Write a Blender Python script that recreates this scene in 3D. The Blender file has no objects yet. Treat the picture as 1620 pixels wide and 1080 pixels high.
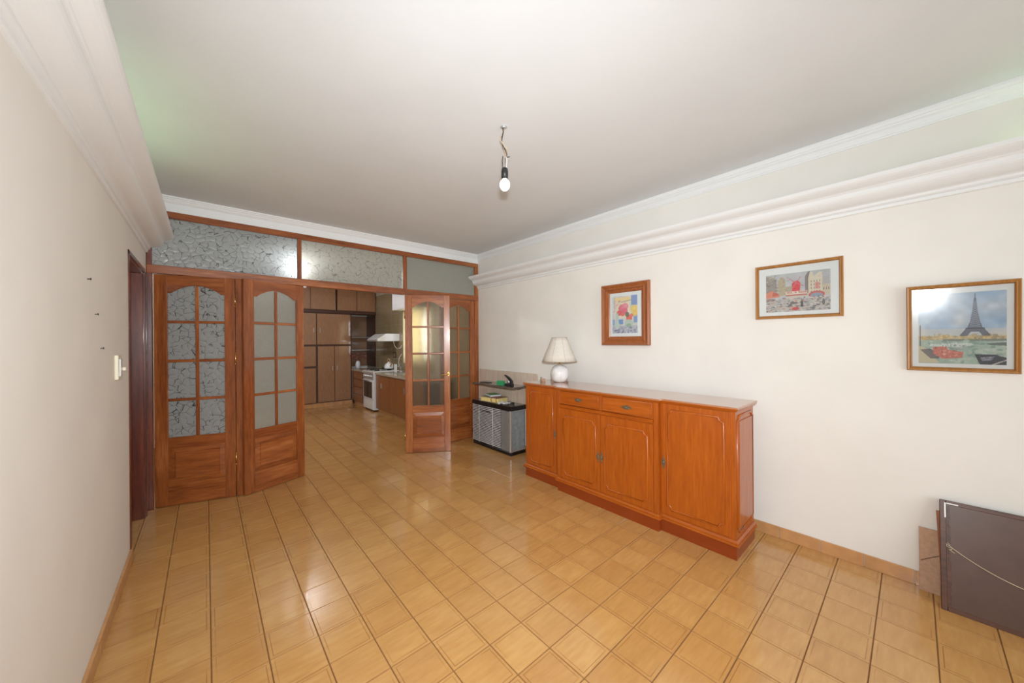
import bpy, bmesh, math, random
import numpy as np
from mathutils import Vector, Matrix, noise as mnoise

random.seed(4)
scene = bpy.context.scene
COL = scene.collection

# ---------------------------------------------------------------- camera
F_PX, A, CY, CAM_H, ROLL = 554.28, .71784, 539.635, 1.4434, .0076
cam_d = bpy.data.cameras.new('camera'); cam = bpy.data.objects.new('camera', cam_d); COL.objects.link(cam)
_R = Vector((math.cos(A), -math.sin(A), 0)); _F = Vector((math.sin(A), math.cos(A), 0)); _U = Vector((0, 0, 1))
_r = _R*math.cos(ROLL) - _U*math.sin(ROLL); _u = _R*math.sin(ROLL) + _U*math.cos(ROLL)
cam.matrix_world = Matrix(((_r.x, _u.x, -_F.x, 0), (_r.y, _u.y, -_F.y, 0), (_r.z, _u.z, -_F.z, CAM_H), (0, 0, 0, 1)))
cam_d.sensor_width = 36; cam_d.lens = 36*F_PX/1620; cam_d.shift_y = (CY-540)/1620; cam_d.clip_start = .02
scene.camera = cam
scene.view_settings.view_transform = 'Standard'; scene.view_settings.look = 'None'
scene.view_settings.gamma = 1; scene.view_settings.use_curve_mapping = False
scene.view_settings.exposure = EXPOSURE = 0.13
# ---------------------------------------------------------------- world and lights
wd = bpy.data.worlds.new('sky'); scene.world = wd; wd.use_nodes = True
wd.node_tree.nodes['Background'].inputs[0].default_value = (.80, .90, 1, 1)
wd.node_tree.nodes['Background'].inputs[1].default_value = 1.5

def light(name, kind, loc, energy, color=(1, 1, 1), size=None, size_y=None, target=None, radius=None, spread=None):
    d = bpy.data.lights.new(name, kind); d.energy = energy; d.color = color
    if kind == 'AREA':
        d.shape = 'RECTANGLE'; d.size = size; d.size_y = size_y or size
        if spread: d.spread = spread
    if radius is not None and kind in ('POINT', 'SPOT'): d.shadow_soft_size = radius
    o = bpy.data.objects.new(name, d); COL.objects.link(o); o.location = loc
    if target is not None:
        o.rotation_euler = (Vector(target)-Vector(loc)).to_track_quat('-Z', 'Y').to_euler()
    return o
# daylight through the big rear window, photographer's flash beside the camera, kitchen daylight and an added kitchen fill
light('window_daylight', 'AREA', (1.3, -2.33, 1.30), 34, (.90, .955, 1), 2.3, 1.9, (1.3, 4, 1.3))
light('camera_flash', 'AREA', (-.01, -.05, 1.60), 50, (.93, .97, 1), .09, .06, (2.5, 3.2, 1.25), spread=math.radians(142))
light('kitchen_daylight', 'AREA', (3.13, 6.45, 1.58), 20, (.90, .95, 1), .7, .9, (0, 6.45, 1.58))
light('kitchen_fill_light', 'POINT', (1.1, 6.4, 2.62), 50, (.98, .98, 1), radius=.08)  # fill light, added because the kitchen came out too dark
light('side_room_daylight', 'AREA', (-1.95, .62, 1.5), 38, (.90, .95, 1), 1.2, 1.2, (-1.95, 3, 1.45))

# ---------------------------------------------------------------- helpers
def lin(c):
    f = lambda v: v/12.92 if v <= .04045 else ((v+.055)/1.055)**2.4
    return tuple(f(x/255) for x in c[:3]) + (1,)

class MB:
    """collects shapes, build() links them as ONE mesh object"""
    def __init__(s): s.v = []; s.f = []; s.sm = []; s.cur = False
    def add(s, vs, fs):
        n = len(s.v); s.v += [tuple(p) for p in vs]; s.f += [tuple(n+i for i in f) for f in fs]; s.sm += [s.cur]*len(fs); return s
    def box(s, x0, x1, y0, y1, z0, z1):
        if x0 > x1: x0, x1 = x1, x0
        if y0 > y1: y0, y1 = y1, y0
        if z0 > z1: z0, z1 = z1, z0
        return s.add([(x0,y0,z0),(x1,y0,z0),(x1,y1,z0),(x0,y1,z0),(x0,y0,z1),(x1,y0,z1),(x1,y1,z1),(x0,y1,z1)],
                     [(0,3,2,1),(4,5,6,7),(0,1,5,4),(1,2,6,5),(2,3,7,6),(3,0,4,7)])
    def prism(s, prof, a0, a1, axis='y'):
        """prof: closed polygon; axis y: (x,z) swept in y; axis z: (x,y) swept in z; axis x: (y,z) swept in x"""
        n = len(prof)
        m = {'y': lambda p, a: (p[0], a, p[1]), 'z': lambda p, a: (p[0], p[1], a), 'x': lambda p, a: (a, p[0], p[1])}[axis]
        vs = [m(p, a0) for p in prof] + [m(p, a1) for p in prof]
        fs = [tuple(range(n)), tuple(range(2*n-1, n-1, -1))] + [(i, i+n, (i+1) % n+n, (i+1) % n) for i in range(n)]
        return s.add(vs, fs)
    def lathe(s, prof, c=(0, 0, 0), n=24, sx=1, sy=1):
        """prof: (r,z) list"""
        s.cur = True; vs = []; fs = []
        for r, z in prof:
            for k in range(n):
                a = 2*math.pi*k/n; vs.append((c[0]+r*sx*math.cos(a), c[1]+r*sy*math.sin(a), c[2]+z))
        for j in range(len(prof)-1):
            for k in range(n):
                k2 = (k+1) % n; fs.append((j*n+k, j*n+k2, (j+1)*n+k2, (j+1)*n+k))
        fs.append(tuple(range(n-1, -1, -1))); fs.append(tuple((len(prof)-1)*n+k for k in range(n)))
        s.add(vs, fs); s.cur = False; return s
    def tube(s, pts, r, n=8, closed=False, flat=None):
        pts = [Vector(p) for p in pts]; N = len(pts); s.cur = True
        rs = r if isinstance(r, (list, tuple)) else [r]*N
        up = None; vs = []; fs = []
        for i, p in enumerate(pts):
            if closed: t = (pts[(i+1) % N]-pts[i-1])
            else: t = pts[min(i+1, N-1)]-pts[max(i-1, 0)]
            t.normalize()
            if up is None:
                up = Vector((0, 0, 1)) if abs(t.z) < .9 else Vector((1, 0, 0))
            if flat is not None: up = Vector(flat)
            b = t.cross(up)
            if b.length < 1e-5: b = t.cross(Vector((0, 1, 0)))
            b.normalize(); u2 = b.cross(t).normalized(); up = u2
            for k in range(n):
                a = 2*math.pi*k/n; vs.append(p + (b*math.cos(a)+u2*math.sin(a))*rs[i])
        M = N if closed else N-1
        for i in range(M):
            for k in range(n):
                j = (i+1) % N; k2 = (k+1) % n
                fs.append((i*n+k, j*n+k, j*n+k2, i*n+k2))
        if not closed: fs.append(tuple(range(n))); fs.append(tuple((N-1)*n+k for k in range(n-1, -1, -1)))
        s.add(vs, fs); s.cur = False; return s
    def ball(s, c, r, n=12, m=8):
        rx, ry, rz = r if isinstance(r, (tuple, list)) else (r, r, r)
        prof = [(max(1e-4, math.sin(math.pi*i/m)), -math.cos(math.pi*i/m)*rz) for i in range(m+1)]
        return s.lathe(prof, c, n, rx, ry)
    def mesh(s, name, mat, bevel=0, segs=1):
        me = bpy.data.meshes.new(name); me.from_pydata(s.v, [], s.f); me.update()
        bm = bmesh.new(); bm.from_mesh(me)
        for f, sm in zip(bm.faces, s.sm): f.smooth = sm
        bmesh.ops.recalc_face_normals(bm, faces=bm.faces)
        if bevel:
            ed = [e for e in bm.edges if len(e.link_faces) == 2 and e.calc_face_angle(0) > .6]
            bmesh.ops.bevel(bm, geom=ed, offset=bevel, segments=segs, affect='EDGES', clamp_overlap=True, profile=.5)
        bm.to_mesh(me); bm.free()
        me.materials.append(mat); return me
    def build(s, name, mat, parent=None, bevel=0, segs=1, loc=None, rotz=0, **props):
        return link(name, s.mesh(name, mat, bevel, segs), parent, loc, rotz, **props)

def link(name, me, parent=None, loc=None, rotz=0, **props):
    o = bpy.data.objects.new(name, me); COL.objects.link(o)
    if parent is not None: o.parent = parent
    if loc is not None: o.location = loc
    if rotz: o.rotation_euler = (0, 0, rotz)
    for k, v in props.items(): o[k] = v
    return o
def thing(name, label, cat, loc=(0, 0, 0), rotz=0, **props):
    return link(name, None, None, loc, rotz, label=label, category=cat, **props)
def B(*a): return MB().box(*a)

# ---------------------------------------------------------------- materials
def new_mat(name):
    m = bpy.data.materials.new(name); m.use_nodes = True
    nt = m.node_tree; return m, nt, nt.nodes['Principled BSDF']
def setp(b, **k):
    names = dict(rough='Roughness', metal='Metallic', coat='Coat Weight', coat_rough='Coat Roughness', trans='Transmission Weight',
                 ior='IOR', spec='Specular IOR Level', alpha='Alpha', sheen='Sheen Weight')
    for kk, v in k.items(): b.inputs[names[kk]].default_value = v
def node(nt, typ, **k):
    n = nt.nodes.new(typ)
    for a, v in k.items():
        if a.startswith('i_'):
            key = a[2:].replace('_', ' ')
            n.inputs[key].default_value = v
        else: setattr(n, a, v)
    return n
def ramp(nt, fac, stops):
    r = nt.nodes.new('ShaderNodeValToRGB'); nt.links.new(fac, r.inputs[0])
    e = r.color_ramp.elements
    while len(e) < len(stops): e.new(.5)
    for el, (p, c) in zip(e, stops): el.position = p; el.color = c
    return r.outputs[0]
def math_n(nt, op, a, b=None, c=None, clamp=False):
    n = nt.nodes.new('ShaderNodeMath'); n.operation = op; n.use_clamp = clamp
    for i, x in enumerate((a, b, c)):
        if x is None: continue
        if isinstance(x, (int, float)): n.inputs[i].default_value = x
        else: nt.links.new(x, n.inputs[i])
    return n.outputs[0]
def mix_c(nt, fac, a, b, mode='MIX'):
    n = nt.nodes.new('ShaderNodeMix'); n.data_type = 'RGBA'; n.blend_type = mode
    for sock, x in ((n.inputs[0], fac), (n.inputs[6], a), (n.inputs[7], b)):
        if isinstance(x, (int, float)): sock.default_value = x
        elif isinstance(x, tuple): sock.default_value = x
        else: nt.links.new(x, sock)
    return n.outputs[2]
def bump(nt, b, h, strength=.2, dist=.002):
    n = node(nt, 'ShaderNodeBump'); n.inputs['Strength'].default_value = strength; n.inputs['Distance'].default_value = dist
    nt.links.new(h, n.inputs['Height']); nt.links.new(n.outputs[0], b.inputs['Normal'])
    return n
def plain(name, rgb, rough=.5, var=.04, scale=8, bmp=0, **k):
    m, nt, b = new_mat(name); setp(b, rough=rough, **k)
    g = node(nt, 'ShaderNodeNewGeometry'); no = node(nt, 'ShaderNodeTexNoise', i_Scale=scale, i_Detail=4.0)
    nt.links.new(g.outputs['Position'], no.inputs['Vector'])
    c = lin(rgb); d = tuple(x*(1-var*2) for x in c[:3])+(1,); l = tuple(min(1, x*(1+var*2)) for x in c[:3])+(1,)
    nt.links.new(ramp(nt, no.outputs[0], [(.3, d), (.7, l)]), b.inputs['Base Color'])
    if bmp: bump(nt, b, no.outputs[0], bmp)
    return m
def wood(name, dark, mid, light_, axis='z', scale=1.0, rough=.28, coat=.35, knots=True, fig=1.0):
    m, nt, b = new_mat(name); setp(b, rough=rough, coat=coat, coat_rough=.06 if 'laminate' in name else .03 if 'top' in name else .10)
    tc = node(nt, 'ShaderNodeTexCoord'); mp = node(nt, 'ShaderNodeMapping')
    st = {'x': (1.1, 11, 11), 'y': (11, 1.1, 11), 'z': (11, 11, 1.1)}[axis]
    mp.inputs['Scale'].default_value = tuple(q*scale for q in st)
    oi = node(nt, 'ShaderNodeObjectInfo')
    off = node(nt, 'ShaderNodeVectorMath', operation='SCALE'); cx = node(nt, 'ShaderNodeCombineXYZ')
    for i in range(3): nt.links.new(oi.outputs['Random'], cx.inputs[i])
    nt.links.new(cx.outputs[0], off.inputs[0]); off.inputs['Scale'].default_value = 37
    nt.links.new(off.outputs[0], mp.inputs['Location'])
    nt.links.new(tc.outputs['Object'], mp.inputs['Vector'])
    n1 = node(nt, 'ShaderNodeTexNoise', i_Scale=.55, i_Detail=3.0, i_Distortion=.9*fig)
    n2 = node(nt, 'ShaderNodeTexNoise', i_Scale=5.0, i_Detail=6.0, i_Roughness=.7)
    for n in (n1, n2): nt.links.new(mp.outputs[0], n.inputs['Vector'])
    w = node(nt, 'ShaderNodeMath', operation='MULTIPLY'); nt.links.new(n1.outputs[0], w.inputs[0]); w.inputs[1].default_value = 7
    s_ = math_n(nt, 'SINE', w.outputs[0]); s2 = math_n(nt, 'MULTIPLY_ADD', s_, .16*fig, .5)
    f = math_n(nt, 'MULTIPLY_ADD', n2.outputs[0], .55, math_n(nt, 'MULTIPLY_ADD', n1.outputs[0], .35, math_n(nt, 'SUBTRACT', s2, .45)))
    nt.links.new(ramp(nt, f, [(.28, lin(dark)), (.5, lin(mid)), (.74, lin(light_))]), b.inputs['Base Color'])
    bump(nt, b, n2.outputs[0], .06, .001)
    return m
def emit(name, rgb, strength):
    m = bpy.data.materials.new(name); m.use_nodes = True; nt = m.node_tree; nt.nodes.clear()
    e = nt.nodes.new('ShaderNodeEmission'); o = nt.nodes.new('ShaderNodeOutputMaterial')
    e.inputs[0].default_value = lin(rgb); e.inputs[1].default_value = strength; nt.links.new(e.outputs[0], o.inputs[0]); return m

M = {}
M['wall'] = plain('wall_paint', (236, 233, 226), .75, .012, 3, .02)
M['ceil'] = plain('ceiling_paint', (222, 225, 226), .8, .012, 2)
M['plaster'] = plain('white_plaster', (236, 238, 238), .5, .006, 3)
DW = ((104, 48, 18), (158, 88, 42), (198, 130, 74))
M['door_v'] = wood('door_wood_upright', *DW, 'z'); M['door_h'] = wood('door_wood_level', *DW, 'x')
M['door_y'] = wood('dark_door_wood', (62, 24, 14), (104, 48, 30), (140, 72, 46), 'z', rough=.3)
M['dark_h'] = wood('dark_beam_wood', (62, 24, 14), (104, 48, 30), (140, 72, 46), 'y', rough=.3)
SW = ((140, 60, 6), (174, 86, 15), (200, 114, 34))
M['side_v'] = wood('sideboard_cherry_upright', *SW, 'z', .8, .30, .30, fig=.5)
M['side_h'] = wood('sideboard_cherry_level', *SW, 'y', .8, .30, .30, fig=.5)
M['side_top'] = wood('sideboard_top_cherry', (160, 98, 60), (178, 118, 80), (196, 138, 98), 'y', .7, .22, 1.0, fig=.4)
M['side_dark'] = wood('sideboard_plinth_cherry', (120, 44, 8), (142, 58, 14), (162, 72, 22), 'y', .8, .34, .25, fig=.4)
KW = ((122, 82, 54), (152, 110, 76), (176, 134, 96))
M['kit'] = wood('kitchen_laminate', *KW, 'z', 1.6, .42, .8, fig=.3)
M['kit2'] = wood('kitchen_base_laminate', (110, 62, 28), (142, 88, 46), (168, 112, 64), 'z', 1.6, .28, .3, fig=.3)
M['kit_dark'] = plain('kitchen_dark_edge', (70, 38, 24), .4, .06)
M['frame1'] = wood('thick_picture_frame_wood', (120, 62, 28), (160, 92, 48), (188, 120, 70), 'z', 1.2, .3, .3, fig=.4)
M['frame2'] = wood('slim_picture_frame_wood', (140, 92, 42), (172, 120, 62), (198, 146, 84), 'z', 1.2, .35, .2, fig=.4)
M['brass'] = plain('polished_brass', (214, 178, 104), .25, .03, metal=1)
M['bronze'] = plain('aged_bronze', (134, 120, 98), .35, .16, 90, metal=.6)
M['chrome'] = plain('brushed_aluminium', (196, 198, 200), .3, .02, metal=.7)
M['silver'] = plain('silver_louvre', (226, 228, 230), .3, .03, metal=.25)
M['alu_panel'] = plain('grey_ribbed_panel', (150, 150, 148), .45, .05, metal=.4)
M['steelblue'] = plain('grey_blue_metal', (152, 160, 164), .45, .10, 22, metal=.2)
M['black'] = plain('black_lacquer', (22, 22, 24), .25, .05)
M['blackp'] = plain('black_plastic', (34, 33, 33), .4, .05)
M['white'] = plain('white_enamel', (232, 233, 235), .25, .01)
M['ivory'] = plain('ivory_plastic', (226, 220, 196), .4, .01)
M['green'] = plain('green_card', (46, 150, 98), .5, .04)
M['lgreen'] = plain('faded_green_cover', (150, 196, 132), .6, .08, 30)
M['pages'] = plain('yellowed_pages', (236, 216, 140), .8, .05, 60)
M['cover'] = plain('grey_book_cover', (168, 160, 132), .6, .05)
M['red'] = plain('dark_red_ribbon', (150, 52, 36), .5, .05)
M['paper'] = plain('white_paper', (232, 234, 238), .8, .02)
M['shade'] = plain('lampshade_fabric', (218, 211, 200), .9, .02, 40)
M['shade_trim'] = plain('lampshade_trim', (176, 148, 112), .8, .03)
M['marblew'] = plain('white_marbled_ceramic', (236, 234, 232), .16, .05, 18, coat=.5)
M['mat'] = plain('white_mount', (236, 238, 236), .8, .01)
M['brownpaper'] = plain('brown_backing_paper', (88, 62, 50), .38, .05, 14, .1)
M['brownboard'] = plain('tan_fibreboard', (190, 154, 126), .8, .05, 60, .1)
M['darkframe'] = wood('dark_frame_wood', (52, 28, 16), (86, 50, 32), (112, 70, 46), 'y', 1, .4, .2)
M['string'] = plain('pale_string', (198, 178, 148), .9, .05)
M['grout'] = plain('brown_grout', (122, 84, 50), .8, .06, 30)
M['ggrout'] = plain('grey_grout', (188, 176, 160), .8, .05)
M['curtain'] = plain('cream_curtain', (232, 220, 184), .9, .02)
M['worktop'] = plain('speckled_worktop', (176, 166, 150), .2, .14, 90, coat=.3)
M['stone'] = plain('grey_brown_stone', (98, 88, 80), .15, .25, 50, coat=.5)
M['flower'] = plain('dried_flower', (126, 74, 72), .9, .2, 80)
M['ceramic'] = plain('pale_ceramic', (214, 218, 226), .3, .02)
M['bulbglass'] = emit('lit_bulb_glass', (255, 252, 244), 5)
M['amber'] = plain('tan_bulb_shadow', (206, 178, 146), .4, .02)  # unused; tan of the bulb's flash shadow on the ceiling as a colour
M['tube'] = emit('green_white_tube', (200, 238, 184), 4.5)
M['darkglass'] = plain('black_oven_glass', (28, 24, 22), .06, .05, coat=.6)

_c, _nt, _b = new_mat('translucent_curtain'); _nt.nodes.clear(); _o = _nt.nodes.new('ShaderNodeOutputMaterial'); _d = _nt.nodes.new('ShaderNodeBsdfDiffuse'); _t = _nt.nodes.new('ShaderNodeBsdfTranslucent'); _x = _nt.nodes.new('ShaderNodeMixShader')
_d.inputs[0].default_value = lin((228, 222, 200)); _t.inputs[0].default_value = lin((230, 224, 202)); _x.inputs[0].default_value = .5; _nt.links.new(_d.outputs[0], _x.inputs[1]); _nt.links.new(_t.outputs[0], _x.inputs[2]); _nt.links.new(_x.outputs[0], _o.inputs[0]); M['curtain'] = _c
def tile_floor():
    m, nt, b = new_mat('glazed_floor_tile'); setp(b, rough=.18, coat=.4, coat_rough=.08)
    g = node(nt, 'ShaderNodeNewGeometry'); sp = node(nt, 'ShaderNodeSeparateXYZ'); nt.links.new(g.outputs['Position'], sp.inputs[0])
    cell = []; fr = []
    for i, o in ((0, .01), (1, .1328)):
        q = math_n(nt, 'MULTIPLY', math_n(nt, 'SUBTRACT', sp.outputs[i], o-20.0), 5.0)
        cell.append(math_n(nt, 'FLOOR', q)); fr.append(math_n(nt, 'FRACT', q))
    cb = node(nt, 'ShaderNodeCombineXYZ'); nt.links.new(cell[0], cb.inputs[0]); nt.links.new(cell[1], cb.inputs[1])
    wn = node(nt, 'ShaderNodeTexWhiteNoise', noise_dimensions='3D'); nt.links.new(cb.outputs[0], wn.inputs['Vector'])
    # per tile shifted streaky grain
    sh = node(nt, 'ShaderNodeVectorMath', operation='MULTIPLY_ADD')
    nt.links.new(wn.outputs['Color'], sh.inputs[0]); sh.inputs[1].default_value = (9, 9, 9); nt.links.new(g.outputs['Position'], sh.inputs[2])
    mp = node(nt, 'ShaderNodeMapping'); mp.inputs['Scale'].default_value = (5, 26, 1); mp.inputs['Rotation'].default_value = (0, 0, .12)
    nt.links.new(sh.outputs[0], mp.inputs['Vector'])
    n1 = node(nt, 'ShaderNodeTexNoise', i_Scale=1.6, i_Detail=5.0, i_Roughness=.62); nt.links.new(mp.outputs[0], n1.inputs['Vector'])
    n2 = node(nt, 'ShaderNodeTexNoise', i_Scale=5.0, i_Detail=2.0); nt.links.new(sh.outputs[0], n2.inputs['Vector'])
    f = math_n(nt, 'ADD', math_n(nt, 'MULTIPLY', n1.outputs[0], .55), math_n(nt, 'MULTIPLY_ADD', n2.outputs[0], .30, math_n(nt, 'MULTIPLY', wn.outputs['Value'], .16)))
    base = ramp(nt, f, [(.30, lin((184, 134, 77))), (.52, lin((197, 148, 87))), (.74, lin((209, 164, 100)))])
    # printed line just inside the edges, worn away in places
    e = []
    for q in fr: e.append(math_n(nt, 'MINIMUM', q, math_n(nt, 'SUBTRACT', 1.0, q)))
    d = math_n(nt, 'MINIMUM', e[0], e[1])
    ln = math_n(nt, 'LESS_THAN', math_n(nt, 'ABSOLUTE', math_n(nt, 'SUBTRACT', d, .082)), .011)
    wz = node(nt, 'ShaderNodeTexNoise', i_Scale=3.4, i_Detail=1.0); nt.links.new(sh.outputs[0], wz.inputs['Vector'])
    wear = ramp(nt, wz.outputs[0], [(.44, (0, 0, 0, 1)), (.58, (1, 1, 1, 1))])
    lf = math_n(nt, 'MULTIPLY', math_n(nt, 'MULTIPLY', ln, wear), .55)
    c = mix_c(nt, lf, base, lin((142, 92, 50)))
    ed = math_n(nt, 'MULTIPLY', math_n(nt, 'LESS_THAN', d, .018), .5)
    c = mix_c(nt, ed, c, lin((150, 100, 58)))
    nt.links.new(c, b.inputs['Base Color'])
    n3 = node(nt, 'ShaderNodeTexNoise', i_Scale=9.0, i_Detail=1.0); nt.links.new(g.outputs['Position'], n3.inputs['Vector'])
    bump(nt, b, n3.outputs[0], .12, .003)
    return m
M['tile'] = tile_floor()
M['skirt'] = plain('skirting_tile', (196, 146, 96), .3, .06, 14, coat=.2)

def wall_tile(name, c0, c1):
    m, nt, b = new_mat(name); setp(b, rough=.18, coat=.3)
    g = node(nt, 'ShaderNodeNewGeometry'); mp = node(nt, 'ShaderNodeMapping'); mp.inputs['Scale'].default_value = (30, 30, 3)
    nt.links.new(g.outputs['Position'], mp.inputs['Vector'])
    n1 = node(nt, 'ShaderNodeTexNoise', i_Scale=1.5, i_Detail=4.0); nt.links.new(mp.outputs[0], n1.inputs['Vector'])
    nt.links.new(ramp(nt, n1.outputs[0], [(.3, lin(c0)), (.7, lin(c1))]), b.inputs['Base Color'])
    return m
M['ktile'] = wall_tile('kitchen_wall_tile', (138, 122, 92), (160, 144, 112))
M['ptile'] = wall_tile('pinkish_wall_tile', (206, 186, 168), (222, 206, 190))

def glass_mat(name, cell, tint, crack, rough, milk):
    """patterned obscured glass: relief by bump, dark pressed joints where the crackle runs"""
    m = bpy.data.materials.new(name); m.use_nodes = True; nt = m.node_tree; nt.nodes.clear()
    out = nt.nodes.new('ShaderNodeOutputMaterial')
    g = node(nt, 'ShaderNodeNewGeometry')
    nz = node(nt, 'ShaderNodeTexNoise', i_Scale=14.0, i_Detail=1.0); nt.links.new(g.outputs['Position'], nz.inputs['Vector'])
    vm = node(nt, 'ShaderNodeVectorMath', operation='MULTIPLY_ADD'); nt.links.new(nz.outputs['Color'], vm.inputs[0])
    vm.inputs[1].default_value = (.045, .045, .045); nt.links.new(g.outputs['Position'], vm.inputs[2])
    mpv = node(nt, 'ShaderNodeMapping'); mpv.inputs['Scale'].default_value = (1, .15, 1); nt.links.new(vm.outputs[0], mpv.inputs['Vector'])
    vo = node(nt, 'ShaderNodeTexVoronoi', feature='DISTANCE_TO_EDGE', i_Scale=cell); nt.links.new(mpv.outputs[0], vo.inputs['Vector'])
    vc = node(nt, 'ShaderNodeTexVoronoi', feature='F1', i_Scale=cell); nt.links.new(mpv.outputs[0], vc.inputs['Vector'])
    line = ramp(nt, vo.outputs['Distance'], [(.012, (1, 1, 1, 1)), (.034, (0, 0, 0, 1))])
    nb = node(nt, 'ShaderNodeTexNoise', i_Scale=26.0, i_Detail=0.0); nt.links.new(g.outputs['Position'], nb.inputs['Vector'])
    brk = ramp(nt, nb.outputs[0], [(.42, (0, 0, 0, 1)), (.50, (1, 1, 1, 1))])
    lm = math_n(nt, 'MULTIPLY', math_n(nt, 'MULTIPLY', line, brk), crack)
    fine = node(nt, 'ShaderNodeTexNoise', i_Scale=160.0, i_Detail=2.0); nt.links.new(g.outputs['Position'], fine.inputs['Vector'])
    hgt = math_n(nt, 'ADD', math_n(nt, 'MULTIPLY', fine.outputs[0], .25), math_n(nt, 'MULTIPLY', vo.outputs['Distance'], 1.2 if crack else .6))
    sep = node(nt, 'ShaderNodeSeparateColor'); nt.links.new(vc.outputs['Color'], sep.inputs[0])
    hgt = math_n(nt, 'ADD', hgt, math_n(nt, 'MULTIPLY', sep.outputs[0], .5*crack))
    bp = node(nt, 'ShaderNodeBump'); bp.inputs['Strength'].default_value = .8; bp.inputs['Distance'].default_value = .006; nt.links.new(hgt, bp.inputs['Height'])
    colr = mix_c(nt, lm, lin(tint), lin((62, 64, 66)))
    gl = nt.nodes.new('ShaderNodeBsdfPrincipled'); setp(gl, rough=rough, trans=1.0, ior=1.2); nt.links.new(colr, gl.inputs['Base Color']); nt.links.new(bp.outputs[0], gl.inputs['Normal'])
    df = nt.nodes.new('ShaderNodeBsdfPrincipled'); setp(df, rough=.12, spec=.6); nt.links.new(colr, df.inputs['Base Color']); nt.links.new(bp.outputs[0], df.inputs['Normal'])
    mx = nt.nodes.new('ShaderNodeMixShader'); mx.inputs[0].default_value = milk
    nt.links.new(gl.outputs[0], mx.inputs[1]); nt.links.new(df.outputs[0], mx.inputs[2]); nt.links.new(mx.outputs[0], out.inputs[0])
    return m
M['g_crack'] = glass_mat('crackle_glass', 20, (196, 202, 202), 1.0, .35, .44)
M['g_soft'] = glass_mat('softlit_crackle_glass', 34, (200, 203, 194), .12, .35, .36)  # same crackle glass; its softer backlit look is put into tint and relief
M['g_clear'] = glass_mat('kitchenlit_crackle_glass', 20, (206, 194, 168), 0.0, .22, .07)  # same crackle glass; warm kitchen light behind it is put into the tint
M['g_plain'] = new_mat('window_glass')[0]
setp(M['g_plain'].node_tree.nodes['Principled BSDF'], rough=.0, trans=1.0, ior=1.1)
# ---------------------------------------------------------------- room shell
XL, XR, YR, YP, ZC = -.388, 3.134, -2.45, 4.36, 2.754
XK, YK = 3.18, 9.42
def struct(name, mb, mat, label, cat, bevel=0):
    return mb.build(name, mat, None, bevel, kind='structure', label=label, category=cat)

fl = struct('floor', B(-2.8, XK+.1, YR-.1, YK+.1, -.10, -.0035), M['grout'], 'tan square tiled floor running from the room into the kitchen', 'floor')
def pj(x, y, z):
    d = x*math.sin(A)+y*math.cos(A); r = x*math.cos(A)-y*math.sin(A)
    if d < .05: return None
    return 810+F_PX*r/d, CY-F_PX*(z-CAM_H)/d
def tmesh(w, h):
    b, t = .0015, .008
    x0, x1, y0, y1 = -w/2, w/2, -h/2, h/2
    mb = MB(); mb.add([(x0,y0,-t),(x1,y0,-t),(x1,y1,-t),(x0,y1,-t),(x0,y0,-b),(x1,y0,-b),(x1,y1,-b),(x0,y1,-b),(x0+b,y0+b,0),(x1-b,y0+b,0),(x1-b,y1-b,0),(x0+b,y1-b,0)],
        [(0,1,5,4),(1,2,6,5),(2,3,7,6),(3,0,4,7),(4,5,9,8),(5,6,10,9),(6,7,11,10),(7,4,8,11),(8,9,10,11)])
    return mb
cells = []
for i in range(-9, 17):
    for j in range(-14, 48):
        x0, x1 = .01+.2*i, .21+.2*i; y0, y1 = .1328+.2*j, .3328+.2*j
        lo = XL if not (3.3 < y1 and y0 < 4.3) else -1.6
        hi = XR if y0 < YP else XK
        x0, x1 = max(x0, lo), min(x1, hi); y0, y1 = max(y0, YR), min(y1, YK)
        if x1-x0 < .012 or y1-y0 < .012: continue
        ps = [pj(x, y, 0) for x in (x0, x1) for y in (y0, y1)]
        vis = 0
        if all(ps):
            us = [p[0] for p in ps]; vs = [p[1] for p in ps]
            cu, cv = sum(us)/4, sum(vs)/4
            under = 2.6 < (x0+x1)/2 < 3.0 and .8 < (y0+y1)/2 < 2.72
            if -30 < cu < 1650 and cv < 1110 and not under and not ((x0+x1)/2 > 2.85 and .7 < (y0+y1)/2 < 4.2):
                vis = abs((ps[3][0]-ps[0][0])*(ps[2][1]-ps[1][1])-(ps[3][1]-ps[0][1])*(ps[2][0]-ps[1][0]))/2
        cells.append((vis, x0, x1, y0, y1))
cells.sort(reverse=True)
cache = {}
rest = MB()
for k, (vis, x0, x1, y0, y1) in enumerate(cells):
    w, h = round(x1-x0-.003, 4), round(y1-y0-.003, 4)
    if k < 300 and vis > 0:
        if (w, h) not in cache: cache[(w, h)] = tmesh(w, h).mesh('tile', M['tile'])
        o = link('tile', cache[(w, h)], fl, ((x0+x1)/2, (y0+y1)/2, random.uniform(-.0004, .0002)))
    else:
        t = tmesh(w, h); cx, cy = (x0+x1)/2, (y0+y1)/2
        rest.add([(p[0]+cx, p[1]+cy, p[2]) for p in t.v], t.f)
rest.build('tile_field', M['tile'], fl, kind='stuff')

struct('ceiling', B(-2.8, XK+.1, YR-.1, YK+.1, ZC, ZC+.1), M['ceil'], 'smooth white plaster ceiling', 'ceiling')
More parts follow.
